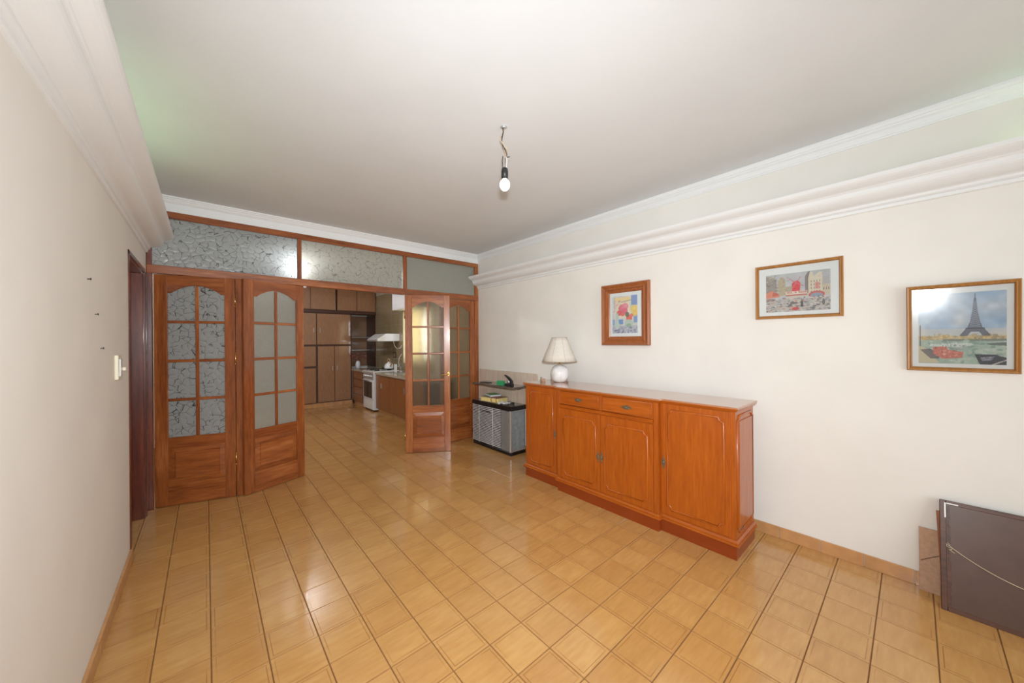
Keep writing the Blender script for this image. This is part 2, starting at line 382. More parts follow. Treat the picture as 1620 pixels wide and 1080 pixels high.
# left wall with doorway 3.45..4.19
mb = B(XL-.14, XL, YR, 3.45, 0, ZC); mb.box(XL-.14, XL, 3.45, YP+.10, 2.055, ZC); mb.box(XL-.14, XL-.004, 4.25, YP+.10, 0, 2.055)
struct('wall_left', mb, M['wall'], 'cream painted wall on the left with three nails', 'wall')
struct('wall_right', B(XR, XR+.2, YR, YP+.10, 0, ZC), M['wall'], 'cream painted wall on the right hung with three pictures', 'wall')
mb = B(XL-.14, .15, YR-.15, YR, 0, ZC); mb.box(2.45, XR+.2, YR-.15, YR, 0, ZC); mb.box(.15, 2.45, YR-.15, YR, 0, .35); mb.box(.15, 2.45, YR-.15, YR, 2.25, ZC)
struct('wall_rear', mb, M['wall'], 'cream wall behind the viewer around a wide window', 'wall')
w = thing('window_1', 'wide rear window with white frame behind the viewer', 'window', (0, 0, 0), kind='structure')
mb = B(.15, .21, YR-.12, YR-.06, .35, 2.25); mb.box(2.39, 2.45, YR-.12, YR-.06, .35, 2.25); mb.box(.15, 2.45, YR-.12, YR-.06, .35, .41); mb.box(.15, 2.45, YR-.12, YR-.06, 2.19, 2.25); mb.box(1.27, 1.33, YR-.12, YR-.06, .41, 2.19)
mb.build('window_frame', M['white'], w)
B(.21, 1.27, YR-.095, YR-.09, .41, 2.19).build('glass_pane', M['g_plain'], w); B(1.33, 2.39, YR-.095, YR-.09, .41, 2.19).build('glass_pane', M['g_plain'], w)
# kitchen shell
mb = B(-.70, -.55, YP+.10, YK, 0, ZC); struct('wall_kitchen_left', mb, M['wall'], 'painted left wall of the kitchen seen through the glass', 'wall')
struct('wall_kitchen_back', B(-.55, XK+.2, YK, YK+.15, 0, ZC), M['wall'], 'back wall of the kitchen behind the cupboards', 'wall')
mb = B(XK, XK+.2, YP+.10, 6.05, 0, ZC); mb.box(XK, XK+.2, 6.85, YK, 0, ZC); mb.box(XK, XK+.2, 6.05, 6.85, 0, 1.05); mb.box(XK, XK+.2, 6.05, 6.85, 2.1, ZC)
kw = struct('wall_kitchen_right', mb, M['ggrout'], 'tiled right wall of the kitchen behind stove and range hood', 'wall')
tm = B(-.0, .008, 0, .246, 0, .246).mesh('tile', M['ktile'], .001)
for j in range(12):
    for k in range(8):
        y0 = 5.79+.25*j; z0 = .83+.25*k
        if z0+.25 > ZC: continue
        if 6.05 < y0+.2 and y0+.05 < 6.85 and z0+.2 > 1.05 and z0 < 2.1: continue
        link('tile', tm, kw, (XK-.008, y0, z0))
w = thing('window_2', 'kitchen side window behind the cream curtain', 'window', (0, 0, 0), kind='structure')
mb = B(XK+.05, XK+.10, 6.05, 6.11, 1.05, 2.1); mb.box(XK+.05, XK+.10, 6.79, 6.85, 1.05, 2.1); mb.box(XK+.05, XK+.10, 6.11, 6.79, 1.05, 1.11); mb.box(XK+.05, XK+.10, 6.11, 6.79, 2.04, 2.1)
mb.build('window_frame', M['white'], w); B(XK+.07, XK+.075, 6.11, 6.79, 1.11, 2.04).build('glass_pane', M['g_plain'], w)

mb = B(-2.8, -2.65, .3, YP+.1, 0, ZC); mb.box(-2.8, -.55, YP+.1, YP+.25, 0, ZC); mb.box(-2.8, -2.6, .3, .45, 0, ZC); mb.box(-1.3, XL-.14, .3, .45, 0, ZC); mb.box(-2.6, -1.3, .3, .45, 0, .85); mb.box(-2.6, -1.3, .3, .45, 2.15, ZC)
struct('wall_side_room', mb, M['wall'], 'walls of the side room behind the left doorway', 'wall')
w = thing('window_3', 'window of the side room behind the left doorway', 'window', (0, 0, 0), kind='structure')
mb = B(-2.6, -2.55, .35, .40, .85, 2.15); mb.box(-1.35, -1.3, .35, .40, .85, 2.15); mb.box(-2.55, -1.35, .35, .40, .85, .9); mb.box(-2.55, -1.35, .35, .40, 2.1, 2.15)
mb.build('window_frame', M['white'], w); B(-2.55, -1.35, .37, .375, .9, 2.1).build('glass_pane', M['g_plain'], w)

# ---- crown mouldings and light coves
def crown(side):
    pr = [(0, 2.667), (.006, 2.667), (.008, 2.676), (.012, 2.678), (.016, 2.69), (.024, 2.705), (.036, 2.714), (.040, 2.722), (.046, 2.724), (.05, 2.74), (.05, ZC+.001), (0, ZC+.001)]
    return pr
mb = MB().prism([(XR-d, z) for d, z in crown(0)], YR, YP-.001)
struct('trim_1', mb, M['plaster'], 'white stepped crown moulding along the top of the right wall', 'moulding')
mb = MB().prism([(XL+d, z) for d, z in crown(0)], YR, YP-.001)
struct('trim_2', mb, M['plaster'], 'white crown moulding above the left light cove', 'moulding')
hd = [(0, 2.60), (0, 2.70), (.010, 2.702), (.013, 2.708), (.020, 2.712), (.026, 2.724), (.034, 2.73), (.037, 2.738), (.046, 2.742), (.046, ZC+.001), (-.09, ZC+.001), (-.09, 2.60)]
mb = MB().prism([(YP-.0-d, z) for d, z in hd], XL+.001, XR-.001, 'x')
struct('trim_3', mb, M['plaster'], 'white crown moulding and header above the wooden glass partition', 'moulding')
cove = [(0, 2.236), (.010, 2.236), (.014, 2.240), (.016, 2.254), (.013, 2.258), (.022, 2.262), (.027, 2.268), (.029, 2.279), (.036, 2.283), (.045, 2.286)]
for k in range(1, 9):
    t = k/8; a_ = t*math.pi/2; cove.append((.045+.068*math.sin(a_)**1.2, 2.286+.058*(1-math.cos(a_))**1.0))
cove += [(.116, 2.350), (.121, 2.353), (.124, 2.358), (.134, 2.363), (.150, 2.369), (.166, 2.378), (.176, 2.388), (.181, 2.398), (.182, 2.410), (.170, 2.411), (.160, 2.392), (.120, 2.374), (.085, 2.340), (0, 2.325)]
mb = MB().prism([(XR-d, z) for d, z in cove], YR, YP-.002)
struct('trim_4', mb, M['plaster'], 'long white plaster light cove along the right wall', 'cove')
mb = MB().prism([(XL+d*.97, z) for d, z in cove], YR, YP-.002)
struct('trim_5', mb, M['plaster'], 'long white plaster light cove along the left wall', 'cove')
for nm, x, y0, y1, lb in (('fluorescent_tube', XR-.055, -1.5, -.3, 'lit fluorescent tube hidden in the right light cove'), ('fluorescent_tube', XL+.055, 2.3, 3.5, 'lit fluorescent tube hidden in the left light cove')):
    t = thing(nm, lb, 'lamp', (x, (y0+y1)/2, 2.331)); h = (y1-y0)/2
    MB().tube([(0, -h, .034), (0, h, .034)], .013, 10).build('tube', M['tube'], t)
    for s in (-1, 1): B(-.015, .015, s*h-.012, s*h+.012, .003, .05).build('holder', M['white'], t)

# ---- baseboards
bb = thing('baseboard_right', 'tan tile baseboard along the right wall', 'baseboard', (0, 0, 0), kind='structure')
ys = [YR, -2.0, -1.65, -1.3, -.97, -.65, -.33, 0.0, .21, .42, .645, .86, 1.1, 1.4, 1.7, 2.0, 2.3, 2.6, 2.9, 3.2, YP-.03]
for a0, a1 in zip(ys[:-1], ys[1:]): B(XR-.010, XR, a0+.0015, a1-.0015, 0, .082).build('tile', M['skirt'], bb, .0015)
bb = thing('baseboard_left', 'tan tile baseboard along the left wall', 'baseboard', (0, 0, 0), kind='structure')
n = 18
for k in range(n):
    a0 = YR+(3.45-YR)*k/n; a1 = YR+(3.45-YR)*(k+1)/n
    B(XL, XL+.014, a0+.0015, a1-.0015, 0, .080).build('tile', M['skirt'], bb, .0015)

# ---- doorway in the left wall
d5 = thing('door_5', 'dark wooden doorway in the left wall beside the glass partition', 'door', (0, 0, 0), kind='structure')
B(-.527, XL-.004, 4.19, 4.25, .0, 2.03).build('jamb', M['door_y'], d5, .003)
B(-.527, XL-.004, 3.452, 3.472, .0, 2.03).build('jamb', M['door_y'], d5, .003)
B(-.527, XL-.004, 3.452, 4.25, 2.03, 2.054).build('head_jamb', M['dark_h'], d5, .003)
mb = B(XL-.01, XL+.006, 3.425, 3.455, 0, 2.075); mb.box(XL-.01, XL+.006, 3.425, 4.25, 2.045, 2.075)
mb.build('casing', M['dark_h'], d5, .003)
mb = B(XL-.006, XL+.010, 4.225, 4.262, 0, 2.045); mb.box(XL-.01, XL+.004, 4.27, 4.30, 0, 2.045); mb.box(XL-.02, XL-.008, 4.262, 4.36, 0, 2.045)
mb.build('casing', M['door_y'], d5, .003)
B(-1.24, -.532, 3.43, 3.465, .01, 2.025).build('door_leaf', M['door_y'], d5, .004)
B(-1.19, -1.07, 3.465, 3.50, .98, 1.0).build('handle', M['brass'], d5, .004)

# ---------------------------------------------------------------- wooden glass partition
pt = thing('trim_6', 'wooden post and beam frame of the glass partition with transom panes', 'partition frame', (0, 0, 0), kind='structure')
B(XL+.002, -.352, YP, YP+.07, 0, 2.60).build('post', M['door_y'], pt, .003)
B(3.068, XR-.002, YP, YP+.07, 0, 2.60).build('post', M['door_v'], pt, .003)
B(XL+.002, XR-.002, YP-.004, YP+.07, 2.062, 2.138).build('beam', M['door_h'], pt, .004)
B(XL+.002, XR-.002, YP-.004, YP+.07, 2.565, 2.625).build('rail', M['door_h'], pt, .004)
B(.75, .786, YP-.002, YP+.06, 2.138, 2.565).build('mullion', M['door_v'], pt, .003)
B(1.94, 1.99, YP-.002, YP+.06, 2.138, 2.565).build('mullion', M['door_v'], pt, .003)
for x0, x1, g in ((-.352, .75, 'g_crack'), (.786, 1.94, 'g_crack2'), (1.99, 3.068, 'g_soft')):
    M.setdefault('g_crack2', glass_mat('faint_crackle_glass', 15, (206, 206, 196), .6, .35, .5))
    B(x0, x1, YP+.022, YP+.028, 2.138, 2.565).build('glass_pane', M[g], pt)
B(.803, .83, YP+.005, YP+.04, 2.047, 2.062).build('roller_catch', M['white'], pt, .002, label='small white catch under the beam')

def leaf(n, label, p0, p1, glass, handle=False, strip=False, hinges=()):
    ang = math.atan2(p1[1]-p0[1], p1[0]-p0[0])
    t = thing('door_%d' % n, label, 'door', (p0[0], p0[1], 0), ang, kind='structure')
    W, T, H, z0 = .575, .036, 2.055, .004
    B(0, .090, 0, T, z0, H).build('stile', M['door_v'], t, .003); B(.495, W, 0, T, z0, H).build('stile', M['door_v'], t, .003)
    n_ = 28; prof = [(.0895, H-.001), (.0895, 1.902), (.118, 1.902)]
    for k in range(n_+1):
        q = k/n_; x = .120+.345*q; z = 1.906+.070*math.sin(math.pi*q)**.85
        prof.append((x, z))
    prof += [(.467, 1.902), (.4955, 1.902), (.4955, H-.001)]
    MB().prism(prof, .0015, T-.0015).build('top_rail', M['door_h'], t)
    MB().prism([(x, z-.0) for x, z in prof[1:-1]] + [(x, z-.006) for x, z in reversed(prof[1:-1])], .004, .012).build('arch_bead', M['door_h'], t)
    B(.0895, .4955, .001, T-.001, .520, .610).build('middle_rail', M['door_h'], t, .002)
    B(.0895, .4955, .001, T-.001, z0, .200).build('bottom_rail', M['door_h'], t, .002)
    B(.281, .307, .005, T-.005, .610, 1.965).build('muntin', M['door_v'], t, .004)
    zs = [.610, .930, .955, 1.277, 1.303, 1.627, 1.651, 1.97]
    for k in (1, 3, 5):
        B(.0895, .2815, .006, T-.006, zs[k], zs[k+1]).build('muntin', M['door_h'], t, .004)
        B(.3065, .4955, .006, T-.006, zs[k], zs[k+1]).build('muntin', M['door_h'], t, .004)
    for (x0, x1) in ((.0895, .2815), (.3065, .4955)):
        for k in (0, 2, 4, 6):
            B(x0, x1, .016, .020, zs[k]-.002, zs[k+1]+.002).build('glass_pane', M[glass], t)
    x0, x1, a0, a1 = .0895, .4955, .200, .520
    i0, i1, b0, b1 = .137, .453, .242, .475
    for s in (0, 1):
        yb = .015 if s == 0 else T-.015; yf = .001 if s == 0 else T-.001
        mb = MB(); vs = [(x0,yb,a0),(x1,yb,a0),(x1,yb,a1),(x0,yb,a1),(i0,yb+(yf-yb)*.5,b0),(i1,yb+(yf-yb)*.5,b0),(i1,yb+(yf-yb)*.5,b1),(i0,yb+(yf-yb)*.5,b1),
              (i0+.004,yf,b0+.004),(i1-.004,yf,b0+.004),(i1-.004,yf,b1-.004),(i0+.004,yf,b1-.004)]
        vs += [(x0,T/2,a0),(x1,T/2,a0),(x1,T/2,a1),(x0,T/2,a1)]
        mb.add(vs, [(0,1,5,4),(1,2,6,5),(2,3,7,6),(3,0,4,7),(4,5,9,8),(5,6,10,9),(6,7,11,10),(7,4,8,11),(8,9,10,11),(12,13,1,0),(13,14,2,1),(14,15,3,2),(15,12,0,3)])
        mb.build('panel', M['door_h'], t)
    if strip: B(.580, .628, 0, T, z0, H).build('hinge_strip', M['door_v'], t, .003)
    for (hx, hz) in hinges:
        h = MB().tube([(hx, -.004, hz-.045), (hx, -.004, hz+.045)], .0055, 8).build('hinge', M['brass'], t, label='slim brass hinge')
        mb = MB(); mb.ball((hx, -.004, hz+.05), .006, 8, 6); mb.ball((hx, -.004, hz-.05), .006, 8, 6); mb.build('finial', M['brass'], h)
    if handle:
        hp = MB(); pr_ = [(.553+.015*math.cos(q), 1.02+.03*math.sin(q)) for q in [2*math.pi*k/20 for k in range(20)]]
        hp.prism(pr_, -.006, .0, 'y'); ho = hp.build('handle', M['brass'], t, .0015, label='brass lever handle')
        MB().tube([(.553, -.002, 1.02), (.553, -.030, 1.02), (.548, -.045, 1.02), (.530, -.052, 1.018), (.505, -.052, 1.010), (.478, -.050, 1.012), (.458, -.046, 1.000), (.448, -.044, .992)],
                  [.009, .008, .009, .008, .007, .0075, .007, .004], 10).build('lever', M['brass'], ho)
    return t
leaf(1, 'glazed folding door leaf with crackle glass next to the left wall', (-.345, 4.372), (.262, 4.193), 'g_crack', strip=True, hinges=((.578, 1.84), (.578, 1.30), (.578, .36)))
leaf(2, 'glazed folding door leaf with frosted panes at the left edge of the kitchen opening', (.268, 4.154), (.802, 4.363), 'g_soft')
leaf(3, 'half-open glazed door leaf with a brass lever handle', (1.943, 4.335), (2.432, 4.030), 'g_clear', handle=True, hinges=((-.004, 1.80), (-.004, .22)))
leaf(4, 'glazed door leaf in shade beside the right wall', (2.492, 4.374), (3.067, 4.374), 'g_clear')
# ---------------------------------------------------------------- sideboard
sb = thing('sideboard', 'long orange cherrywood breakfront sideboard against the right wall', 'sideboard', (2.79, 1.76, 0))
def SL(mb):                                   # world -> local of the sideboard
    mb.v = [(x-2.79, y-1.76, z) for x, y, z in mb.v]; return mb
def outline(o, back=2.985):                   # breakfront plan, o = overhang
    y0, y1, s0, s1 = .763-o, 2.762+o, 1.265-o, 2.272+o; xs, xc = 2.598-o, 2.560-o
    return [(back, y0), (xs, y0), (xs, s0), (xc, s0), (xc, s1), (xs, s1), (xs, y1), (back, y1)]
def layer(mb, o, z0, z1, o2=None, back=2.985):
    a, b = outline(o, back), outline(o if o2 is None else o2, back); n = len(a)
    mb.add([(x, y, z0) for x, y in a]+[(x, y, z1) for x, y in b], [tuple(range(n)), tuple(range(2*n-1, n-1, -1))]+[(i, (i+1) % n, (i+1) % n+n, i+n) for i in range(n)])
mb = MB(); layer(mb, -.004, .13, .972); SL(mb).build('body', M['side_v'], sb)
mb = MB(); layer(mb, .0, 0, .096); SL(mb).build('plinth', M['side_dark'], sb)
mb = MB(); layer(mb, .016, .094, .100, .018); layer(mb, .018, .100, .108, .016); layer(mb, .010, .108, .118, .010); layer(mb, .011, .118, .130, .002); SL(mb).build('base_moulding', M['side_h'], sb)
mb = MB(); layer(mb, .004, .970, .980, .010, 3.0); layer(mb, .013, .980, .990, .018, 3.0); SL(mb).build('top_moulding', M['side_h'], sb)
mb = MB(); layer(mb, .018, .990, .9995, .017, 3.005); layer(mb, .017, .9995, 1.001, .014, 3.005); SL(mb).build('top', M['side_top'], sb)
def notch(y0, y1, z0, z1, r=.032):
    pts = []
    for (cy, cz, a0) in ((y0, z0, 90), (y1, z0, 180), (y1, z1, 270), (y0, z1, 0)):
        seg = [math.radians(a0-90*k/6) for k in range(7)]
        if (cy, cz) == (y0, z0): seg = [math.radians(90-90*k/6) for k in range(7)]
        elif (cy, cz) == (y1, z0): seg = [math.radians(180-90*k/6) for k in range(7)]
        elif (cy, cz) == (y1, z1): seg = [math.radians(270-90*k/6) for k in range(7)]
        else: seg = [math.radians(360-90*k/6) for k in range(7)]
        for q in seg: pts.append((cy+r*math.cos(q), cz+r*math.sin(q)))
    return pts
def escutcheon(y, z, x, par, vertical=True):
    """pierced bronze plate: diamond lobes and a raised boss"""
    L, Wd = .052, .013; pr = []
    for k in range(40):
        q = 2*math.pi*k/40; c, s = math.cos(q), math.sin(q)
        rr = 1/(abs(c)**.75+abs(s)**.75)**(1/.75)*(1+.30*abs(math.sin(4*q)))
        pr.append((Wd*c*rr*1.3, L*s*rr) if vertical else (L*c*rr, Wd*1.5*s*rr))
    mb = MB().prism([(y+p, z+q) for p, q in pr], x-.003, x, 'x')
    o = SL(mb).build('escutcheon' if vertical else 'pull_plate', M['bronze'], par, label='aged bronze fitting')
    mb = MB()
    if vertical:
        mb.ball((x-.003, y, z), (.005, .006, .012), 10, 6); mb.ball((x-.003, y, z+.03), (.004, .004, .007), 8, 5); mb.ball((x-.003, y, z-.03), (.004, .004, .007), 8, 5)
    else:
        mb.ball((x-.006, y, z), (.010, .009, .009), 10, 6)
        mb.tube([(x-.003, y-.03, z+.002), (x-.012, y-.028, z-.004), (x-.016, y, z-.010), (x-.012, y+.028, z-.004), (x-.003, y+.03, z+.002)], .0028, 8)
    SL(mb).build('keyhole_boss' if vertical else 'drop_pull', M['bronze'], par if False else o)
def sdoor(y0, y1, z0, z1, x, py0, py1, pz0, pz1, key=None, plank=None):
    mb = B(x-.004, x+.012, y0, y1, z0, z1); d = SL(mb).build('door', M['side_v'], sb, .0015)
    pts = [(x-.004, p, q) for p, q in notch(py0, py1, pz0, pz1)]
    SL(MB().tube(pts, .0072, 8, True, flat=(1, 0, 0))).build('bead', M['side_v'], d)
    if key: escutcheon(key[0], key[1], x-.004, sb)
    return d
xs, xc = 2.598, 2.560
sdoor(.795, 1.262, .140, .966, xs, .835, 1.216, .182, .922, (1.243, .522))
sdoor(2.318, 2.745, .140, .966, xs, 2.362, 2.698, .175, .912, (2.335, .518))
sdoor(1.785, 2.240, .140, .800, xc, 1.830, 2.200, .178, .732, (1.803, .437))
sdoor(1.308, 1.781, .140, .800, xc, 1.352, 1.737, .184, .736, (1.766, .437))
for y0, y1, p in ((1.792, 2.238, 2.013), (1.310, 1.758, 1.526)):
    mb = B(xc-.004, xc+.012, y0, y1, .842, .966); d = SL(mb).build('drawer', M['side_h'], sb, .002)
    pts = [(xc-.005, a, b) for a, b in ((y0+.006, .848), (y1-.006, .848), (y1-.006, .960), (y0+.006, .960))]
    SL(MB().tube(pts, .0045, 6, True, flat=(1, 0, 0))).build('bead', M['side_h'], d)
    escutcheon(p, .902, xc-.004, sb, False)
mb = MB().prism([(xc+.004, .806), (xc-.004, .808), (xc-.010, .814), (xc-.010, .824), (xc-.018, .830), (xc-.018, .836), (xc-.006, .839), (xc+.004, .840)], 1.302, 2.246)
SL(mb).build('drawer_moulding', M['side_h'], sb)
for y in (1.283, 1.775, 2.256):
    if y == 1.775: mb = B(xc-.004, xc+.004, y-.014, y+.014, .842, .968)
    else: mb = B(xc-.005, xc+.004, y-.016, y+.016, .132, .970)
    SL(mb).build('pilaster', M['side_v'], sb, .0015)
pts = [(x, .766, z) for x, z in notch(2.632, 2.955, .165, .935, .030)]
SL(MB().tube(pts, .008, 8, True, flat=(0, 1, 0))).build('side_bead', M['side_v'], sb)
SL(B(2.655, 2.932, .759, .768, .20, .90)).build('side_panel', M['side_v'], sb, .002)

# ---------------------------------------------------------------- table lamp on the sideboard
lp = thing('table_lamp', 'small table lamp with round white ceramic base and pale fabric shade on the sideboard', 'lamp', (2.872, 2.512, 1.0012))
prof = [(.035, 0), (.060, .003), (.078, .02), (.090, .045), (.096, .08), (.095, .11), (.086, .145), (.066, .17), (.035, .184), (.013, .190)]
MB().lathe(prof, n=32).build('lamp_base', M['marblew'], lp)
MB().lathe([(.014, .188), (.014, .196), (.008, .199), (.008, .225), (.013, .227), (.013, .262), (.006, .265)], n=16).build('neck', M['brass'], lp)
n = 48
def shade_ring(r, z, n): return [(r*math.cos(2*math.pi*k/n), r*math.sin(2*math.pi*k/n), z) for k in range(n)]
mb = MB(); mb.cur = True
rings = [(.186, .222), (.160, .290), (.128, .365), (.098, .435), (.081, .478)]
outer = [shade_ring(r, z, n) for r, z in rings]; inner = [shade_ring(r-.0025, z, n) for r, z in rings]
allr = outer+inner[::-1]; mb.v = [p for r in allr for p in r]
for j in range(len(allr)):
    j2 = (j+1) % len(allr)
    for k in range(n): mb.f.append((j*n+k, j*n+(k+1) % n, j2*n+(k+1) % n, j2*n+k)); mb.sm.append(True)
sh = mb.build('lamp_shade', M['shade'], lp)
MB().tube(shade_ring(.1865, .222, 40), .003, 6, True).build('trim', M['shade_trim'], sh)
MB().tube(shade_ring(.0815, .478, 40), .002, 6, True).build('trim', M['shade_trim'], sh)
for k in range(8):
    q = 2*math.pi*(k+.35)/8
    MB().tube([((r+.0006)*math.cos(q), (r+.0006)*math.sin(q), z) for r, z in rings], .0011, 5).build('seam', M['shade_trim'], sh)
mb = MB().tube([(-.079, 0, .476), (0, 0, .470), (.079, 0, .476)], .0015, 6); mb.tube([(0, -.079, .476), (0, 0, .470), (0, .079, .476)], .0015, 6); mb.tube([(0, 0, .262), (0, 0, .474)], .002, 6)
mb.build('shade_carrier', M['brass'], lp)
tk = thing('trinket', 'tiny brown and grey wooden trinket on the sideboard left of the lamp', 'ornament', (2.752, 2.645, 1.0012))
B(-.018, .018, -.022, .012, 0, .034).build('block', M['brownboard'], tk, .003); MB().lathe([(.009, 0), (.011, .02), (.007, .036), (.010, .044), (.003, .052)], (0, .026, 0), 12).build('peg', M['bronze'], tk)

# ---------------------------------------------------------------- gas heater, shelf and what stands on them
hx, hy0, hy1 = 2.862, 3.315, 4.140
ht = thing('wall_heater', 'grey metal gas heater with silver louvres under a black slab', 'heater', (3.0, 3.73, 0))
def HL(mb): mb.v = [(x-3.0, y-3.73, z) for x, y, z in mb.v]; return mb
HL(B(hx+.004, XR-.012, hy0+.004, hy1-.004, 0, .044)).build('plinth', M['black'], ht, .003)
HL(B(hx+.022, XR-.012, hy0+.02, hy1-.01, .044, .560)).build('body', M['black'], ht)
HL(B(hx-.006, XR-.002, hy0-.02, hy1+.006, .568, .622)).build('top_slab', M['black'], ht, .003)
HL(B(hx+.010, XR-.016, hy0+.012, hy1-.016, .6215, .6235)).build('slab_inlay', M['stone'], ht)
HL(B(hx+.004, hx+.020, hy0+.035, hy0+.195, .050, .556)).build('front_panel', M['alu_panel'], ht, .002)
mb = MB()
for k in range(15): mb.box(hx+.0025, hx+.006, hy0+.045+.0098*k, hy0+.048+.0098*k, .060, .546)
HL(mb).build('panel_rib', M['alu_panel'], ht, kind='stuff')
mb = B(hx, hx+.035, hy0, hy0+.035, .044, .568); HL(mb).build('corner_post', M['chrome'], ht, .004)
HL(B(hx+.035, XR-.03, hy0+.008, hy0+.02, .062, .548)).build('side_panel', M['steelblue'], ht, .002)
for z0_ in (.044, .548): HL(B(hx+.03, XR-.02, hy0+.002, hy0+.012, z0_, z0_+.019)).build('side_rail', M['chrome'], ht, .002)
for k in range(24):
    z = .062+.0212*k
    mb = MB().prism([(hx-.004, z), (hx+.005, z+.003), (hx+.005, z+.009), (hx-.004, z+.009)], hy0+.198, hy1-.002)
    HL(mb).build('louvre', M['silver'], ht)
for y in (hy0+.36, hy1-.16): HL(MB().tube([(hx-.004, y, .048), (hx-.004, y, .566)], .0032, 6)).build('louvre_rod', M['silver'], ht)
HL(B(hx-.008, hx-.002, hy1-.42, hy1-.24, .490, .506)).build('badge', M['blackp'], ht, .002, label='small dark badge on the louvres')
spl = thing('wall_backsplash', 'pinkish beige tiled strip on the wall behind heater and shelf', 'tile strip', (XR, 3.72, .62))
B(-.006, 0, -.62, .618, .0, .410).build('grout_bed', M['ggrout'], spl)
tm = B(-.010, -.004, 0, .2035, 0, .2025).mesh('tile', M['ptile'], .001)
for j in range(6):
    for k in range(2): link('tile', tm, spl, (0, -.619+.2062*j, .002+.204*k))
sh2 = thing('stone_shelf', 'floating grey-brown stone shelf above the heater', 'shelf', (3.0, 3.70, .842))
B(-.140, .134-.0105, -.43, .44, 0, .026).build('slab', M['stone'], sh2, .003)
for y in (-.3, .3): B(.06, .122, y-.01, y+.01, -.03, 0).build('bracket', M['blackp'], sh2, .002)
# tape dispenser: black curved body
td = thing('tape_dispenser', 'black curved desk tape dispenser on the stone shelf', 'tape dispenser', (2.955, 3.46, .8685), .2)
c_ = []
for k in range(13):
    q = math.radians(200-170*k/12); c_.append((0, .058*math.cos(q)-.00, .052+.052*math.sin(q)))
mb = B(-.022, .022, -.075, .065, 0, .026); mb.build('base', M['blackp'], td, .006, 2)
pr_ = [(-.072, .02), (-.070, .055), (-.050, .082), (-.015, .108), (.025, .128), (.058, .140), (.064, .132), (.030, .112), (.002, .088), (-.018, .066), (-.028, .040), (-.030, .02)]
MB().prism(pr_, -.014, .014, 'x').build('arm', M['blackp'], td, .003)
MB().tube([(-.010, -.002, .048), (.010, -.002, .048)], .022, 18).build('tape_roll', M['chrome'], td)
B(2.905-2.93, 2.955-2.93, -.055, .055, 0, .060).build('green_box', M['green'], None, .003, loc=(2.905, 3.555, .8685), rotz=.15, label='small bright green box beside the black tape dispenser', category='box')
B(-.035, .035, -.09, .09, 0, .006).build('flat_case', M['blackp'], None, .002, loc=(2.95, 3.94, .8685), rotz=.1, label='flat black case lying on the left part of the stone shelf', category='case')
# books on the slab
bk = thing('book', 'thick book with yellowed pages and dark red ribbon ties on the heater slab', 'book', (2.975, 3.79, .624), .10)
B(-.095, .095, -.165, .165, .004, .058).build('pages', M['pages'], bk, .004)
mb = B(-.10, .10, -.17, .17, 0, .004); mb.box(-.10, .10, -.17, .17, .058, .063); mb.build('cover', M['cover'], bk, .001)
for y in (-.15, -.055):
    pts = [(.09, y, .065), (0, y, .0665), (-.10, y, .065), (-.104, y+.004, .058), (-.103, y+.008, .03), (-.106, y-.004, .012)]
    MB().tube(pts, .0045, 6).build('ribbon', M['red'], bk)
MB().tube([(-.06, -.168, .0655), (-.05, -.05, .0665), (.02, .08, .0665), (.08, .165, .0655)], .003, 6).build('ribbon', M['red'], bk)
bk2 = thing('magazine', 'faded green magazine lying on top of the thick book', 'magazine', (2.995, 3.84, .6945), -.25)
mb = MB(); N_ = 8
for k in range(N_): mb.box(-.075+.004*math.sin(k*1.7), .075+.004*math.sin(k*1.7), -.10, .10, .0025*k, .0025*k+.0022)
mb.build('pages', M['paper'], bk2); B(-.078, .078, -.103, .103, .020, .0215).build('cover', M['lgreen'], bk2)
for nm, lab, x, y, rz, m_ in (('leaflet', 'crumpled white leaflet beside the thick book on the heater slab', 2.935, 3.52, .3, 'paper'),):
    mb = MB(); nx, ny = 8, 8
    f = lambda i, j: (-.045+.09*i/nx, -.075+.15*j/ny, .012+.012*math.sin(i*1.1+j*.7)*math.cos(j*.9)+.002)
    vs = [f(i, j) for i in range(nx+1) for j in range(ny+1)]; vs += [(a, b, c-.0015) for a, b, c in vs]; o_ = (nx+1)*(ny+1)
    mb.cur = True; fs = []
    for i in range(nx):
        for j in range(ny):
            q = i*(ny+1)+j; fs += [(q, q+1, q+ny+2, q+ny+1), (q+o_, q+ny+1+o_, q+ny+2+o_, q+1+o_)]
    mb.add(vs, fs); mb.cur = False
    mb.build(nm, M[m_], None, loc=(x, y, .6245), rotz=rz, label=lab, category='paper')
ck = thing('cable_bundle', 'thin dark looped cable on the heater slab near the leaflet', 'cable', (2.98, 3.44, .626))
pts = [(.05*math.cos(q)*(1+.1*math.sin(3*q)), .045*math.sin(q), .004+.0008*q) for q in [k*.4 for k in range(34)]]
MB().tube(pts, .0032, 6).build('cable', M['blackp'], ck)

